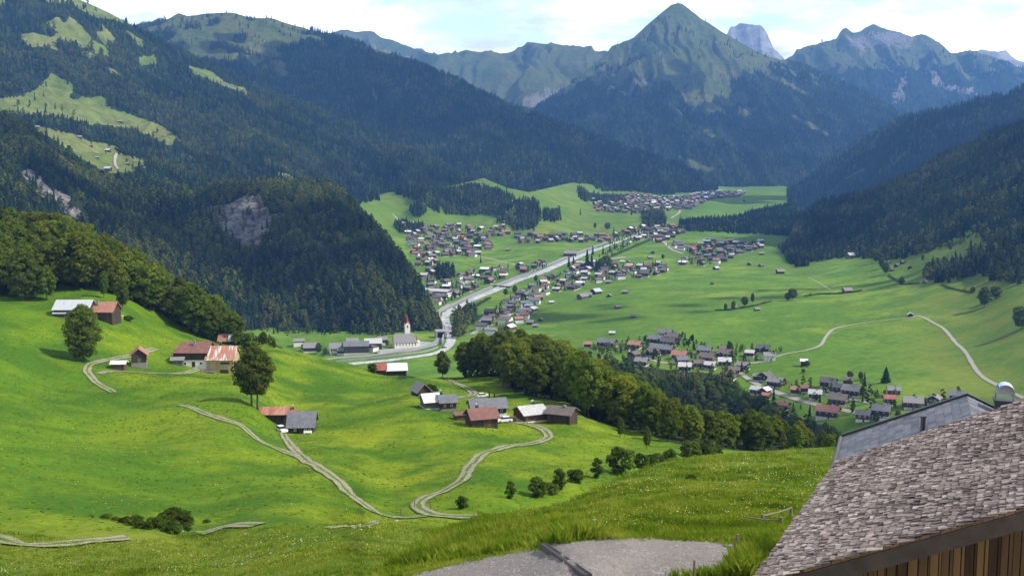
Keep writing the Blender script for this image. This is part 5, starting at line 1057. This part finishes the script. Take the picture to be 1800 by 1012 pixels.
for yy in (YN+.02, ):
    for sgn in (0, 1):
        q = [(0., -.1), (HALF, zt-.1)] if sgn == 0 else [(HALF, zt-.1), (2*HALF, -.1)]
        (xa, za), (xb, zb) = q; b.slab([(xa, yy, za), (xb, yy, zb), (xb, yy+.07, zb), (xa, yy+.07, za)], .36)
b.obj('barge_board', [simple('dark_barge_board', (.035, .026, .02), (.06, .045, .034), 2., .85, .2)], roof)
b = MB(); wy = YN+1.6; r_ = random.Random(8); x = .7
b.box(.7, 2*HALF-.7, wy+.12, -.6, -9, -.1)
while x < 2*HALF-.75:
    w_ = r_.uniform(.2, .27); zt_ = SL*(HALF-abs(x+w_/2-HALF))-.14; d_ = r_.uniform(0, .035)
    b.box(x, x+w_-.025, wy-.03-d_, wy+.06-d_, -9, zt_); x += w_
b.obj('board_wall', [plank_mat('warm_old_boards', (.03, .016, .007), (.16, .088, .034), .24, 'X')], barn)
b = MB()
for xx in np.arange(.4, 2*HALF, 1.3): b.box(xx, xx+.14, YN+.1, .02, SL*(HALF-abs(xx-HALF))-.3, SL*(HALF-abs(xx-HALF))-.12)
b.box(HALF-.1, HALF+.1, YN+.1, 0, zt-.35, zt-.12); b.obj('rafters', [MT['darkwood']], roof)
# ---- slate building behind
G0 = at(1483, 769, 44.); GH = 4.6; GS = .45; GY = -8.6
SAZ = R(20); SUX = np.array([math.cos(SAZ), -math.sin(SAZ), 0]); SHY = np.array([math.sin(SAZ), math.cos(SAZ), 0])
slate = empty('slate_roof_house', tuple(G0), -SAZ, 'house with dark grey slate roof just behind the shingle barn', 'house')
def slate_mat():
    t = NT('blue_grey_slates'); v = t.ocoord(); sx = t.n('ShaderNodeSeparateXYZ'); t.l(v, sx.inputs[0])
    fy = t.math('FLOOR', t.math('DIVIDE', sx.outputs[1], .3)); a = t.attr('tint'); 
    wn = t.n('ShaderNodeTexWhiteNoise', noise_dimensions='2D'); cb = t.n('ShaderNodeCombineXYZ'); t.l(fy, cb.inputs[0]); t.l(a.outputs['Fac'], cb.inputs[1]); t.l(cb.outputs[0], wn.inputs['Vector'])
    n = t.noise(v, 1.2, 5, .65); f = t.math('ADD', t.math('MULTIPLY', wn.outputs[0], .35), t.math('MULTIPLY', n, .65))
    c = t.ramp(f, [(.25, (.075, .08, .1)), (.7, (.2, .205, .235))])
    fr = t.math('FRACT', t.math('DIVIDE', sx.outputs[1], .24)); c = t.mix(t.math('LESS_THAN', fr, .25), c, (.06, .062, .075))
    fr = t.math('FRACT', t.math('DIVIDE', sx.outputs[0], GH/16)); c = t.mix(t.math('MULTIPLY', t.math('LESS_THAN', fr, .12), .2), c, (.05, .052, .065))
    return t.bsdf(c, .8, .2)
b = MB(); T = []; cg = math.hypot(1, GS); nrow = 16; dx = GH/nrow; rr = random.Random(2)
for side in (0, 1):
    for i in range(nrow):
        xa, xb = i*dx-.03, (i+1)*dx+.05; za, zb = xa*GS+.012, min(xb, GH)*GS; xb = min(xb, GH)
        pts = [(xa, GY, za), (xb, GY, zb), (xb, .1, zb), (xa, .1, za)]
        if side: pts = [(2*GH-x, y, z) for x, y, z in pts][::-1]
        b.slab(pts, .03); T += [rr.random()]*6
me = b.mesh('roof', [slate_mat()]); a_ = me.attributes.new('tint', 'FLOAT', 'FACE'); a_.data.foreach_set('value', np.array(T, np.float32)); sroof = obj('roof', me, slate)
b = MB(); 
b.slab([(-.1, .1, .1), (GH, .1, GH*GS+.1), (GH, .24, GH*GS+.1), (-.1, .24, .1)], .1); b.slab([(GH, .1, GH*GS+.1), (2*GH+.1, .1, .1), (2*GH+.1, .24, .1), (GH, .24, GH*GS+.1)], .1)
b.obj('verge_flashing', [MT['black']], sroof)
b = MB(); b.tube([(-.12, GY, -.02), (-.12, .1, -.02)], .08, 8); b.obj('gutter', [MT['roof_dark']], sroof)
b = MB(); b.poly([(.5, GY+.5, -8), (2*GH-.5, GY+.5, -8), (2*GH-.5, GY+.5, .1), (GH, GY+.5, GH*GS-.1), (.5, GY+.5, .1)]); b.poly([(2*GH-.5, -.4, -8), (.5, -.4, -8), (.5, -.4, .1), (GH, -.4, GH*GS-.1), (2*GH-.5, -.4, .1)])
b.poly([(.5, -.4, -8), (.5, GY+.5, -8), (.5, GY+.5, .1), (.5, -.4, .1)]); b.poly([(2*GH-.5, GY+.5, -8), (2*GH-.5, -.4, -8), (2*GH-.5, -.4, .1), (2*GH-.5, GY+.5, .1)])
b.obj('wall', [MT['brownwood']], slate)
# stovepipe where the slope passes photo pixel (1622,760); chimney behind the verge
def on_roof(px, py, o, half, sl, right=False):
    d = ray(np.float64(px), np.float64(py)); best = None
    for D in np.linspace(25, 60, 1500):
        P = np.array([0, 0, CAMZ])+d*(D/d[1]); q = P-o; x = q@SUX; y = q@SHY; zz_ = sl*(half-abs(x-half))
        if q[2] <= zz_: return x, y, zz_
    return None
x, y, z = on_roof(1622, 757, G0, GH, GS)
b = MB(); b.tube([(x, y, z-.3), (x, y, z+.5)], .09, 10); b.tube([(x, y, z+.5), (x, y, z+.56)], .12, 10); b.obj('stovepipe', [MT['black']], sroof)
x, y, z = on_roof(1773, 726, G0, GH, GS)
x = 5.9; y = min(y, -.6); z = GS*(2*GH-x)
b = MB(); b.box(x-.34, x+.34, y-.34, y+.34, z-.4, z+.62, 0); b.box(x-.4, x+.4, y-.4, y+.4, z+.62, z+.7, 0)
ch = b.obj('chimney', [MT['black']], sroof)
b = MB()
ar = [(.33*math.cos(a), .33*math.sin(a)) for a in np.linspace(math.pi*1.02, -.02*math.pi, 13)]
for (xa, za), (xb, zb) in zip(ar, ar[1:]): b.slab([(x+xa, y-.36, z+.98+za), (x+xb, y-.36, z+.98+zb), (x+xb, y+.36, z+.98+zb), (x+xa, y+.36, z+.98+za)], .015)
for yy_ in (-.33, .33): b.poly([(x+q_*.97, y+yy_, z+.98+w_*.97) for q_, w_ in ar])
for sx_ in (-1, 1):
    for sy_ in (-1, 1): b.box(x+sx_*.31-.02, x+sx_*.31+.02, y+sy_*.3-.02, y+sy_*.3+.02, z+.7, z+1.)
b.obj('chimney_hood', [MT['steel']], ch)
# ---- fence, posts, channel
wd = simple('old_post_wood', (.13, .1, .075), (.24, .2, .16), 6, .9, .1, stretch=(3, 3, .6))
def post(p, top, r=.06): b = MB(); b.tube([tuple(np.array(p)-np.array([0, 0, .4])), tuple(top)], [r, r*.9], 8); return b
def up(a, dpx): return a.p+np.array([0, 0, dpx*a.k])
fa, fb, fc = At(SPUR, 1340, 921), At(SPUR, 1373, 926), At(SPUR, 1390, 914)
fence = empty('field_fence', tuple(fa.p), 0, 'short wooden fence with pole rails at the left edge of the shingle roof', 'fence')
def rel(b_, o): b_.v = [tuple(np.array(v)-o) for v in b_.v]; return b_
for a_ in (fa, fb, fc): rel(post(a_.p, up(a_, 19 if a_ is not fc else 25), .1), fa.p).obj('post', [wd], fence)
for p, q in ((up(fa, 16), up(fc, 23)), (At(SPUR, 1306, 922).p+np.array([0, 0, .45]), up(fb, 13))):
    b = MB(); b.tube([tuple(p-fa.p), tuple((p+q)/2-fa.p-np.array([0, 0, .04])), tuple(q-fa.p)], [.05, .045, .04], 6); b.obj('rail', [wd], fence)
a_ = At(SPUR, 1304, 923); rel(post(a_.p, up(a_, 10), .06), fa.p).obj('post', [wd], fence)
a_ = At(SPUR, 1280, 985); o_ = rel(post(a_.p, up(a_, 50)+np.array([.34, 0, 0]), .055), a_.p).obj('fence_post', [wd]); o_.location = tuple(a_.p); tag(o_, 'leaning wooden post at the right end of the gravel path', 'post')
a_ = At(SPUR, 1220, 1018); o_ = rel(post(a_.p, up(a_, 37), .045), a_.p).obj('fence_post', [wd]); o_.location = tuple(a_.p); tag(o_, 'short upright post in the grass at the lower picture edge', 'post')
pa, pb = At(SPUR, 956, 964).p, At(SPUR, 1028, 1018).p
d_ = pb-pa; ln = np.linalg.norm(d_); b = MB(); b.box(-.3, ln+.6, -.16, -.09, -.6, .05); b.box(-.3, ln+.6, .09, .16, -.6, .05); b.box(-.3, ln+.6, -.09, .09, -.5, .02)
o_ = b.obj('drain_channel', [simple('dark_wet_timber', (.025, .02, .017), (.06, .045, .038), 5, .6, .3)]); o_.location = tuple(pa+np.array([0, 0, .21])); o_.rotation_euler = (0, -math.asin(d_[2]/ln), math.atan2(d_[1], d_[0])); tag(o_, 'dark wooden drain channel laid across the gravel path', 'drain')
# ---- loose stones on the gravel path
V = []; Fc = []; iv, fi = ico(1, (0, 0, 0)); n_ = 0
while n_ < 2600:
    px, py = random.uniform(690, 1325), random.uniform(940, 1014)
    if not inpoly(np.array([px]), np.array([py]), G_PATH)[0]: continue
    p = hit(SPUR, px, py); n_ += 1; s_ = .018+.05*random.random()**4; k_ = len(V); V += [tuple(p+v*s_*np.array([1.2, 1, .6])*random.uniform(.8, 1.2)) for v in iv]; Fc += [tuple(int(j)+k_ for j in f) for f in fi]
tag(obj('gravel', mesh('gravel', V, Fc, [simple('path_stones', (.34, .32, .3), (.17, .155, .147), .8, .9, .1, lo=.3, hi=.7)])), 'loose grey stones strewn over the gravel path', 'gravel', None, 'stuff')
# ---- car
def car(px, py, rz, body, label, L=NEAR, s=1.):
    a = At(L, px, py); t = empty('parked_car', tuple(a.p+np.array([0, 0, .02])), R(rz), label, 'car'); t.scale = (s, s, s)
    b = MB(); prof = [(-2.05, .35), (-2.1, .75), (-1.95, .95), (-1.0, 1.02), (1.15, 1.0), (1.95, .82), (2.1, .6), (2.08, .35)]; n = len(prof)
    for yy in (-.83, .83): b.poly([(x, yy, z) for x, z in (prof if yy > 0 else prof[::-1])])
    for (xa, za), (xb, zb) in zip(prof, prof[1:]+prof[:1]): b.poly([(xa, -.83, za), (xa, .83, za), (xb, .83, zb), (xb, -.83, zb)][::-1])
    b.obj('body', [MT[body]], t)
    b = MB(); lo = [(-1.75, .96), (1.05, .99)]; hi = [(-1.35, 1.5), (.35, 1.5)]
    for yy, yt in ((-.78, -.62), (.78, .62)): b.poly([(lo[0][0], yy, lo[0][1]), (lo[1][0], yy, lo[1][1]), (hi[1][0], yt, hi[1][1]), (hi[0][0], yt, hi[0][1])], 0)
    for x, xt in ((lo[0], hi[0]), (lo[1], hi[1])): b.poly([(x[0], -.78, x[1]), (x[0], .78, x[1]), (xt[0], .62, xt[1]), (xt[0], -.62, xt[1])], 0)
    b.obj('windows', [MT['glass']], t)
    b = MB(); b.box(-1.36, .36, -.63, .63, 1.498, 1.53); b.obj('car_roof', [MT[body]], t)
    for x in (-1.3, 1.3):
        for yy in (-.8, .8):
            b = MB(); b.tube([(x, yy-.1, .32), (x, yy+.1, .32)], .32, 14); o = b.obj('wheel', [MT['black']], t); b = MB(); b.tube([(x, yy-.11, .32), (x, yy+.11, .32)], .17, 10); b.obj('rim', [MT['steel']], o)
    for yy in (-.6, .6): b = MB(); b.box(2.02, 2.11, yy-.16, yy+.16, .62, .76); b.obj('headlight', [MT['white']], t)
car(495, 759, -55, 'white', 'white car parked beside the slate-roofed house at the track fork')
car(886, 742, 200, 'white', 'white car parked at the gable of the red-brown roofed barn')
car(849, 698, 20, 'white', 'white car standing behind the large grey slate roof')
car(668, 621, 8, 'white', 'white car parked on the road in front of the guesthouse', VAL)
car(661, 622, 8, 'black', 'dark car parked on the road in front of the guesthouse', VAL)
car(781, 612, 40, 'black', 'dark car on the church road near the river bend', VAL, 1.3)
a_ = At(NEAR, 896, 741); b = MB(); b.box(-1.6, 1.6, -.7, .7, 0, 1.3)
for i in range(9):
    for j in range(4): b.tube([(-1.5+i*.37, -.78, .16+j*.32), (-1.5+i*.37, .78, .16+j*.32)], .17, 7)
o_ = b.obj('firewood_pile', [MT['brownwood']], loc=tuple(a_.p), rz=R(10)); tag(o_, 'brown stack of firewood right of the white car by the barn', 'woodpile')
for px, py, lab in [(729, 892, 'thin post at the outer edge of the hairpin bend'), (757, 895, 'thin post inside the hairpin bend'), (927, 746, 'dark post in front of the silvery-roofed barn'), (705, 905, 'thin post at the junction of the two tracks')]:
    a_ = At(NEAR, px, py); o_ = rel(post(a_.p, up(a_, 13), .09), a_.p).obj('fence_post', [wd]); o_.location = tuple(a_.p); tag(o_, lab, 'post')
a_ = At(NEAR, 208, 560); b = MB()
for i in range(7):
    for j in range(3): b.tube([(-1.7+i*.5+j*.2, -.8, .2+j*.4), (-1.7+i*.5+j*.2, .8, .2+j*.4)], .23, 7)
o_ = b.obj('firewood_pile', [MT['creamwood']], loc=tuple(a_.p), rz=R(-12)); tag(o_, 'pale pile of logs at the right end of the pink-roofed barn', 'woodpile')
a_ = At(NEAR, 366, 655); t_ = empty('wooden_terrace', tuple(a_.p), 0, 'grey wooden terrace with railing in front of the cream boarded house', 'terrace'); b = MB(); b.box(-2.2, 2.2, -1.4, 1.4, -2, .5); b.obj('deck', [MT['greywood']], t_)
b = MB(); b.box(-2.2, 2.2, -1.4, -1.3, 1.25, 1.4)
for x_ in (-2.15, -.7, .7, 2.1): b.box(x_-.06, x_+.06, -1.4, -1.3, .5, 1.25)
b.obj('railing', [MT['greywood']], t_)
a_ = At(NEAR, 541, 763); b = MB(); b.box(-1., 1., -.2, .2, .4, .48); b.box(-1., 1., .2, .26, .48, .9); b.box(-.9, -.8, -.18, .18, 0, .4); b.box(.8, .9, -.18, .18, 0, .4)
o_ = b.obj('garden_bench', [MT['white']], loc=tuple(a_.p), rz=R(4)); tag(o_, 'white bench in front of the slate-roofed house', 'bench')
# ---- stones
def stone(px, py, s, label, L=NEAR):
    a = At(L, px, py); v, f = ico(1, (0, 0, 0)); v = v*np.array([1.3, 1, .6])*rng.uniform(.8, 1.2, (12, 1)); o = obj('stone', mesh('stone', v, f, [MT['rock']]), loc=tuple(a.p), rz=random.uniform(0, 6), sc=s*a.k); tag(o, label, 'stone', 'stones on the meadow')
for px, py, s, lab in [(648, 926, 5, 'largest pale stone of the three below the track junction'), (662, 920, 4, 'middle pale stone below the track junction'), (634, 931, 3.5, 'small pale stone, lowest below the track junction'), (697, 915, 4, 'pale stone beside the track junction'), (432, 938, 4, 'pale stone in the grass under the lower track'), (321, 933, 2, 'small pale stone right of the bush row'), (289, 978, 2.5, 'pale stone alone in the lower meadow')]: stone(px, py, s, lab)
stone(712, 1010, 7, 'pale stone at the left end of the gravel path', SPUR)
# ---- grass and flowers
def blades(L, n, poly, hfun, name, label, matname, dmax, per=5, gravel=True):
    PXr = rng.uniform(-20, 1500, n*3); PYr = 1015-rng.random(n*3)**1.*240
    ok = inpoly(PXr, PYr, poly); PXr, PYr = PXr[ok][:n], PYr[ok][:n]; V = []; Fc = []; T = []
    for px, py in zip(PXr, PYr):
        p = hit(L, px, py)
        if p is None or p[1] > dmax: continue
        if gravel and inpoly(np.array([px+6*math.sin(py)]), np.array([py+3*math.sin(px)]), G_PATH)[0] and True: continue
        h0 = hfun(px, py, p); tint = float(np.clip(.5+.9*vn(p[0]/1.5, p[1]/1.5, 8)+.5*vn(p[0]/9, p[1]/9, 9)+random.gauss(0, .14), 0, 1))
        for _ in range(per):
            a = random.uniform(0, 6.28); r0 = random.uniform(0, .22)*max(1, p[1]/50); h = h0*random.uniform(.5, 1.15); w = .011*p[1]/45*random.uniform(.7, 1.5)+.012; ln = h*random.uniform(.15, .7); b_ = random.uniform(0, 6.28)
            x, y, z = p[0]+math.cos(a)*r0, p[1]+math.sin(a)*r0, p[2]-.04; c, s = math.cos(b_)*w, math.sin(b_)*w; k = len(V)
            V += [(x-c, y-s, z), (x+c, y+s, z), (x+c*.7-s/w*ln*.35, y+s*.7+c/w*ln*.35, z+h*.6), (x-s/w*ln, y+c/w*ln, z+h)]
            Fc.append((k, k+1, k+2, k+3)); T.append(tint)
    me = mesh(name, V, Fc, [matname]); a = me.attributes.new('tint', 'FLOAT', 'FACE'); a.data.foreach_set('value', np.array(T, np.float32)); return tag(obj(name, me), label, 'grass', None, 'stuff')
def blade_mat():
    t = NT('grass_blades'); a = t.attr('tint'); c = t.ramp(a.outputs['Fac'], [(0., (.09, .15, .008)), (.5, (.175, .25, .014)), (1., (.3, .33, .035))])
    d = t.n('ShaderNodeBsdfDiffuse'); tr = t.n('ShaderNodeBsdfTranslucent'); mx = t.n('ShaderNodeMixShader'); mx.inputs[0].default_value = .5
    t.l(c, d.inputs[0]); t.l(c, tr.inputs[0]); t.l(d.outputs[0], mx.inputs[1]); t.l(tr.outputs[0], mx.inputs[2]); t.l(mx.outputs[0], t.out.inputs[0]); return t.mat
GM = blade_mat()
def tall(px, py, p): return (.22+.5*max(0, vn(p[0]/3., p[1]/3., 5)+.25)+(.3 if inpoly(np.array([px]), np.array([py]), [(680,1000),(760,945),(850,905),(1000,925),(1060,945),(950,960),(800,985)])[0] else 0)+(.25 if 1285 < px < 1345 and py > 960 else 0)-(.14 if 1100 < px < 1290 and py > 985 else 0))*(.75 if p[1] > 80 else 1)
blades(SPUR, 30000, [(560,1015),(690,990),(760,942),(850,902),(1000,872),(1100,832),(1190,802),(1300,790),(1480,786),(1480,820),(1330,1015)], tall, 'grass', 'tall meadow grass on the foreground bank around the gravel path', GM, 160)
blades(NEAR, 16000, [(-20,1015),(-20,930),(200,955),(400,930),(690,915),(800,915),(700,1000),(640,1015)], lambda px, py, p: .16+.25*max(0, vn(p[0]/5, p[1]/5, 6)+.2), 'grass', 'meadow grass in the lower left corner below the track', GM, 170, gravel=False)
def tufts():
    poly = [(-60,940),(-60,540),(100,560),(240,545),(300,575),(470,612),(590,640),(700,662),(880,668),(900,700),(1010,745),(1190,785),(1190,806),(1000,870),(850,905),(700,930)]
    Q = scatter(NEAR, 1.15, lambda px, py, P: inpoly(px, py, poly)); Q = Q[rng.random(len(Q)) < .62]; n = len(Q); a = rng.uniform(0, 6.28, n); h = rng.uniform(.05, .17, n)*(1+1.2*np.clip(fbm(Q[:, 0]/14, Q[:, 1]/14, 3, 61), 0, 1)); w = rng.uniform(.12, .4, n)
    d = np.stack([np.cos(a)*w, np.sin(a)*w, 0*a], 1); l = np.stack([rng.normal(0, .18, n), rng.normal(0, .18, n), h], 1); b0 = Q-np.array([0, 0, .03])
    V = np.stack([b0-d, b0+d, b0+d*.8+l, b0-d*.7+l*rng.uniform(.7, 1.2, (n, 1))], 1).reshape(-1, 3)
    T = np.clip(.42+.5*fbm(Q[:, 0]/25, Q[:, 1]/25, 3, 62)+rng.normal(0, .1, n), 0, 1)
    me = mesh('grass', V, np.arange(4*n).reshape(n, 4), [GM]); at_ = me.attributes.new('tint', 'FLOAT', 'FACE'); at_.data.foreach_set('value', T.astype(np.float32)); tag(obj('grass', me), 'short grass tufts over the whole green hillside', 'grass', None, 'stuff'); print('tufts', n)
tufts()
def flowers():
    V = []; Fc = []; mi = []
    for L, poly, n in ((SPUR, [(900,900),(1150,830),(1300,800),(1470,800),(1400,900),(1250,930),(950,935),(850,925)], 1500), (NEAR, [(-20,1012),(-20,965),(350,945),(650,930),(700,960),(640,1012)], 1100), (NEAR, [(0,700),(250,700),(560,850),(650,900),(300,900),(0,880)], 500)):
        m = 0
        while m < n:
            px, py = random.uniform(-20, 1480), random.uniform(690, 1012)
            if not inpoly(np.array([px]), np.array([py]), poly)[0]: continue
            m += 1; p = hit(L, px, py)
            if p is None or (vn(p[0]/6, p[1]/6, 33)+random.gauss(0, .15)) < .05: continue
            s = .028*random.uniform(.7, 1.4)*max(1, p[1]/60); z = p[2]+.32; k = len(V); a = random.uniform(0, 1.5)
            V += [(p[0]+s*math.cos(a+i*1.571), p[1]+s*math.sin(a+i*1.571), z+(.5*s if i % 2 else -.3*s)) for i in range(4)]; Fc.append((k, k+1, k+2, k+3)); mi.append(0 if random.random() < .65 else 1)
    y_ = simple('yellow_petals', (.62, .5, .03), (.5, .38, .02)); w_ = simple('white_petals', (.75, .75, .65), (.65, .65, .55))
    tag(obj('meadow_flowers', mesh('meadow_flowers', V, Fc, [y_, w_], mi)), 'small yellow and white flowers strewn through the meadow grass', 'flowers', None, 'stuff')
flowers()
# ================================================================== light, sky, air
EL, AZ = R(47), R(102)                        # sun: height, and degrees to the right of the view direction (+y)
sd = Vector((math.sin(AZ)*math.cos(EL), math.cos(AZ)*math.cos(EL), math.sin(EL)))
sun = bpy.data.objects.new('sun', bpy.data.lights.new('sun', 'SUN')); C.objects.link(sun)
sun.data.energy = 4.6; sun.data.angle = R(.5); sun.data.color = (1, .95, .86); sun.rotation_euler = (-sd).to_track_quat('-Z', 'Y').to_euler(); sun.location = (300, 0, 900)
w = bpy.data.worlds.new('World'); bpy.context.scene.world = w; w.use_nodes = True; t = w.node_tree; t.nodes.clear()
out = t.nodes.new('ShaderNodeOutputWorld'); bg = t.nodes.new('ShaderNodeBackground'); sky = t.nodes.new('ShaderNodeTexSky')
sky.sky_type = 'NISHITA'; sky.sun_disc = False; sky.sun_elevation = EL; sky.sun_rotation = AZ; sky.altitude = 1000; sky.air_density = 1.; sky.dust_density = .6
bg.inputs['Strength'].default_value = .13
tc = t.nodes.new('ShaderNodeTexCoord'); sep = t.nodes.new('ShaderNodeSeparateXYZ'); t.links.new(tc.outputs['Generated'], sep.inputs[0])
dv = t.nodes.new('ShaderNodeVectorMath'); dv.operation = 'DIVIDE'; cm = t.nodes.new('ShaderNodeCombineXYZ')
zz = t.nodes.new('ShaderNodeMath'); zz.operation = 'ADD'; zz.inputs[1].default_value = .22; t.links.new(sep.outputs[2], zz.inputs[0])
for i in range(3): t.links.new(zz.outputs[0], cm.inputs[i])
t.links.new(tc.outputs['Generated'], dv.inputs[0]); t.links.new(cm.outputs[0], dv.inputs[1])
def nz(scale, det, off):
    mp = t.nodes.new('ShaderNodeMapping'); mp.inputs['Location'].default_value = off; t.links.new(dv.outputs[0], mp.inputs[0])
    n = t.nodes.new('ShaderNodeTexNoise'); n.inputs['Scale'].default_value = scale; n.inputs['Detail'].default_value = det; n.inputs['Roughness'].default_value = .55; t.links.new(mp.outputs[0], n.inputs['Vector']); return n.outputs['Fac']
def rp(f, st):
    r = t.nodes.new('ShaderNodeValToRGB'); e = r.color_ramp.elements
    while len(e) < len(st): e.new(.5)
    for k, (p, c) in enumerate(st): e[k].position = p; e[k].color = (c, c, c, 1) if not isinstance(c, tuple) else (*c, 1)
    t.links.new(f, r.inputs[0]); return r.outputs[0]
cov = rp(nz(1.3, 7, (3.1, 1.7, .4)), [(.43, 0.), (.56, 1.)])
shade = rp(nz(2.6, 6, (7.7, 3.2, 1.)), [(.36, (.42, .43, .48)), (.58, (1., 1., 1.))])
lowc = rp(sep.outputs[2], [(.0, (20., 20., 20.)), (.16, (17., 17., 17.)), (.3, (7.5, 7.5, 7.6))])     # far sunlit cloud banks low over the summits, thinner cloud overhead
cl = t.nodes.new('ShaderNodeMix'); cl.data_type = 'RGBA'; cl.blend_type = 'MULTIPLY'; cl.inputs[0].default_value = 1; t.links.new(lowc, cl.inputs[6]); t.links.new(shade, cl.inputs[7])
lows = rp(sep.outputs[2], [(.0, (2.6, 2.6, 2.6)), (.16, (2.2, 2.2, 2.2)), (.3, (1., 1., 1.))])
sk = t.nodes.new('ShaderNodeMix'); sk.data_type = 'RGBA'; sk.blend_type = 'MULTIPLY'; sk.inputs[0].default_value = 1; t.links.new(lows, sk.inputs[6]); t.links.new(sky.outputs[0], sk.inputs[7])
mx = t.nodes.new('ShaderNodeMix'); mx.data_type = 'RGBA'; t.links.new(cov, mx.inputs[0]); t.links.new(sk.outputs[2], mx.inputs[6]); t.links.new(cl.outputs[2], mx.inputs[7])
t.links.new(mx.outputs[2], bg.inputs[0]); t.links.new(bg.outputs[0], out.inputs[0])
# unseen clouds added above the air box to shade forest and meadow
cmt = bpy.data.materials.new('cloud_white'); cmt.use_nodes = True; ct_ = cmt.node_tree; ct_.nodes.clear(); co = ct_.nodes.new('ShaderNodeOutputMaterial'); cd = ct_.nodes.new('ShaderNodeBsdfDiffuse'); cd.inputs[0].default_value = (.9, .9, .92, 1)
ctr = ct_.nodes.new('ShaderNodeBsdfTranslucent'); ctr.inputs[0].default_value = (.9, .9, .92, 1); cmx = ct_.nodes.new('ShaderNodeMixShader'); cmx.inputs[0].default_value = .5
ct_.links.new(cd.outputs[0], cmx.inputs[1]); ct_.links.new(ctr.outputs[0], cmx.inputs[2]); ct_.links.new(cmx.outputs[0], co.inputs[0])
def ico2(n=2):
    v, f = ico(1, (0, 0, 0)); v = [Vector(x) for x in v]; f = [tuple(x) for x in f]
    for _ in range(n):
        mid = {}; nf = []
        def m_(a, b):
            k = (min(a, b), max(a, b))
            if k not in mid: v.append(((v[a]+v[b])/2).normalized()); mid[k] = len(v)-1
            return mid[k]
        for a, b, c in f:
            ab, bc, ca = m_(a, b), m_(b, c), m_(c, a); nf += [(a, ab, ca), (b, bc, ab), (c, ca, bc), (ab, bc, ca)]
        f = nf
    return np.array(v), np.array(f)
def cloud(patches, label, h, seed):
    r = np.random.default_rng(seed); V = []; Fc = []; n0 = 0; iv, fi = ico2(2)
    for x, y, z, rx, ry in patches:
        n = int(14+rx*ry/9000)
        for k in range(n):
            a, q = r.uniform(0, 6.28), math.sqrt(r.random()); bx, by = math.cos(a)*q*rx, math.sin(a)*q*ry; s = min(rx, ry)*r.uniform(.22, .42)*(1.15-.6*q)
            dz = h-z; c = np.array([x+bx+sd.x/sd.z*dz, y+by+sd.y/sd.z*dz, h+r.uniform(0, 60)])
            d = 1+.35*vn(iv[:, 0]*2.3+k, iv[:, 1]*2.3+iv[:, 2]*1.7, seed+k); P = iv*d[:, None]*s*np.array([1, 1, .55]); P[:, 2] = np.maximum(P[:, 2], -.2*s); V.append(P+c); Fc += [tuple(int(j)+n0 for j in f) for f in fi]; n0 += len(iv)
    o = obj('cloud', mesh('cloud', np.concatenate(V), Fc, [cmt], smooth=True)); return tag(o, label, 'cloud', None, 'stuff')
cloud([(-560, 1480, 100, 330, 190), (-300, 1420, 80, 230, 150), (-820, 1500, 130, 220, 130)], 'unseen cumulus shading the rocky knoll', 2150, 3)
cloud([(-150, 3400, 250, 380, 260)], 'unseen cumulus shading the forested mountain flank', 2500, 5)
cloud([(-700, 4700, 500, 900, 420), (300, 4500, 250, 700, 330)], 'unseen cumulus shading the second ridge', 2500, 7)
cloud([(300, 6600, 500, 700, 420), (1500, 6100, 500, 800, 300)], 'unseen cumulus shading the pyramid peak', 2700, 9)
cloud([(900, 2250, 200, 320, 300), (1400, 2250, 250, 330, 330), (1500, 3800, 350, 500, 500)], 'unseen cumulus shading the right forest slope', 2150, 11)
cloud([(140, 760, 5, 100, 62), (255, 700, 5, 70, 50)], 'small unseen cloud shading the lower wood', 2000, 13)
cloud([(150, 1330, 10, 150, 85), (420, 1420, 20, 170, 70)], 'small unseen cloud shading the valley meadow', 2000, 15)
# the air of the valley
hm = bpy.data.materials.new('haze'); hm.use_nodes = True; ht = hm.node_tree; ht.nodes.clear(); ho = ht.nodes.new('ShaderNodeOutputMaterial'); pv = ht.nodes.new('ShaderNodeVolumePrincipled')
pv.inputs['Color'].default_value = (.17, .4, .88, 1); pv.inputs['Density'].default_value = 6e-5; pv.inputs['Anisotropy'].default_value = 0.
ht.links.new(pv.outputs[0], ho.inputs['Volume'])
b = MB(); b.box(-7500, 7500, -400, 12300, -900, 1640)
tag(b.obj('haze', [hm]), 'thin blue air filling the whole valley up to the summits', None, None, 'stuff')
sc = bpy.context.scene
sc.view_settings.view_transform = 'Standard'; sc.view_settings.look = 'None'; sc.view_settings.gamma = 1; sc.view_settings.exposure = .4
sc.render.engine = 'CYCLES'; cy = sc.cycles; cy.max_bounces = 5; cy.diffuse_bounces = 2; cy.transmission_bounces = 3; cy.volume_bounces = 0; cy.use_denoising = True
print('trees in forests', NTREES, 'objects', len(bpy.data.objects))
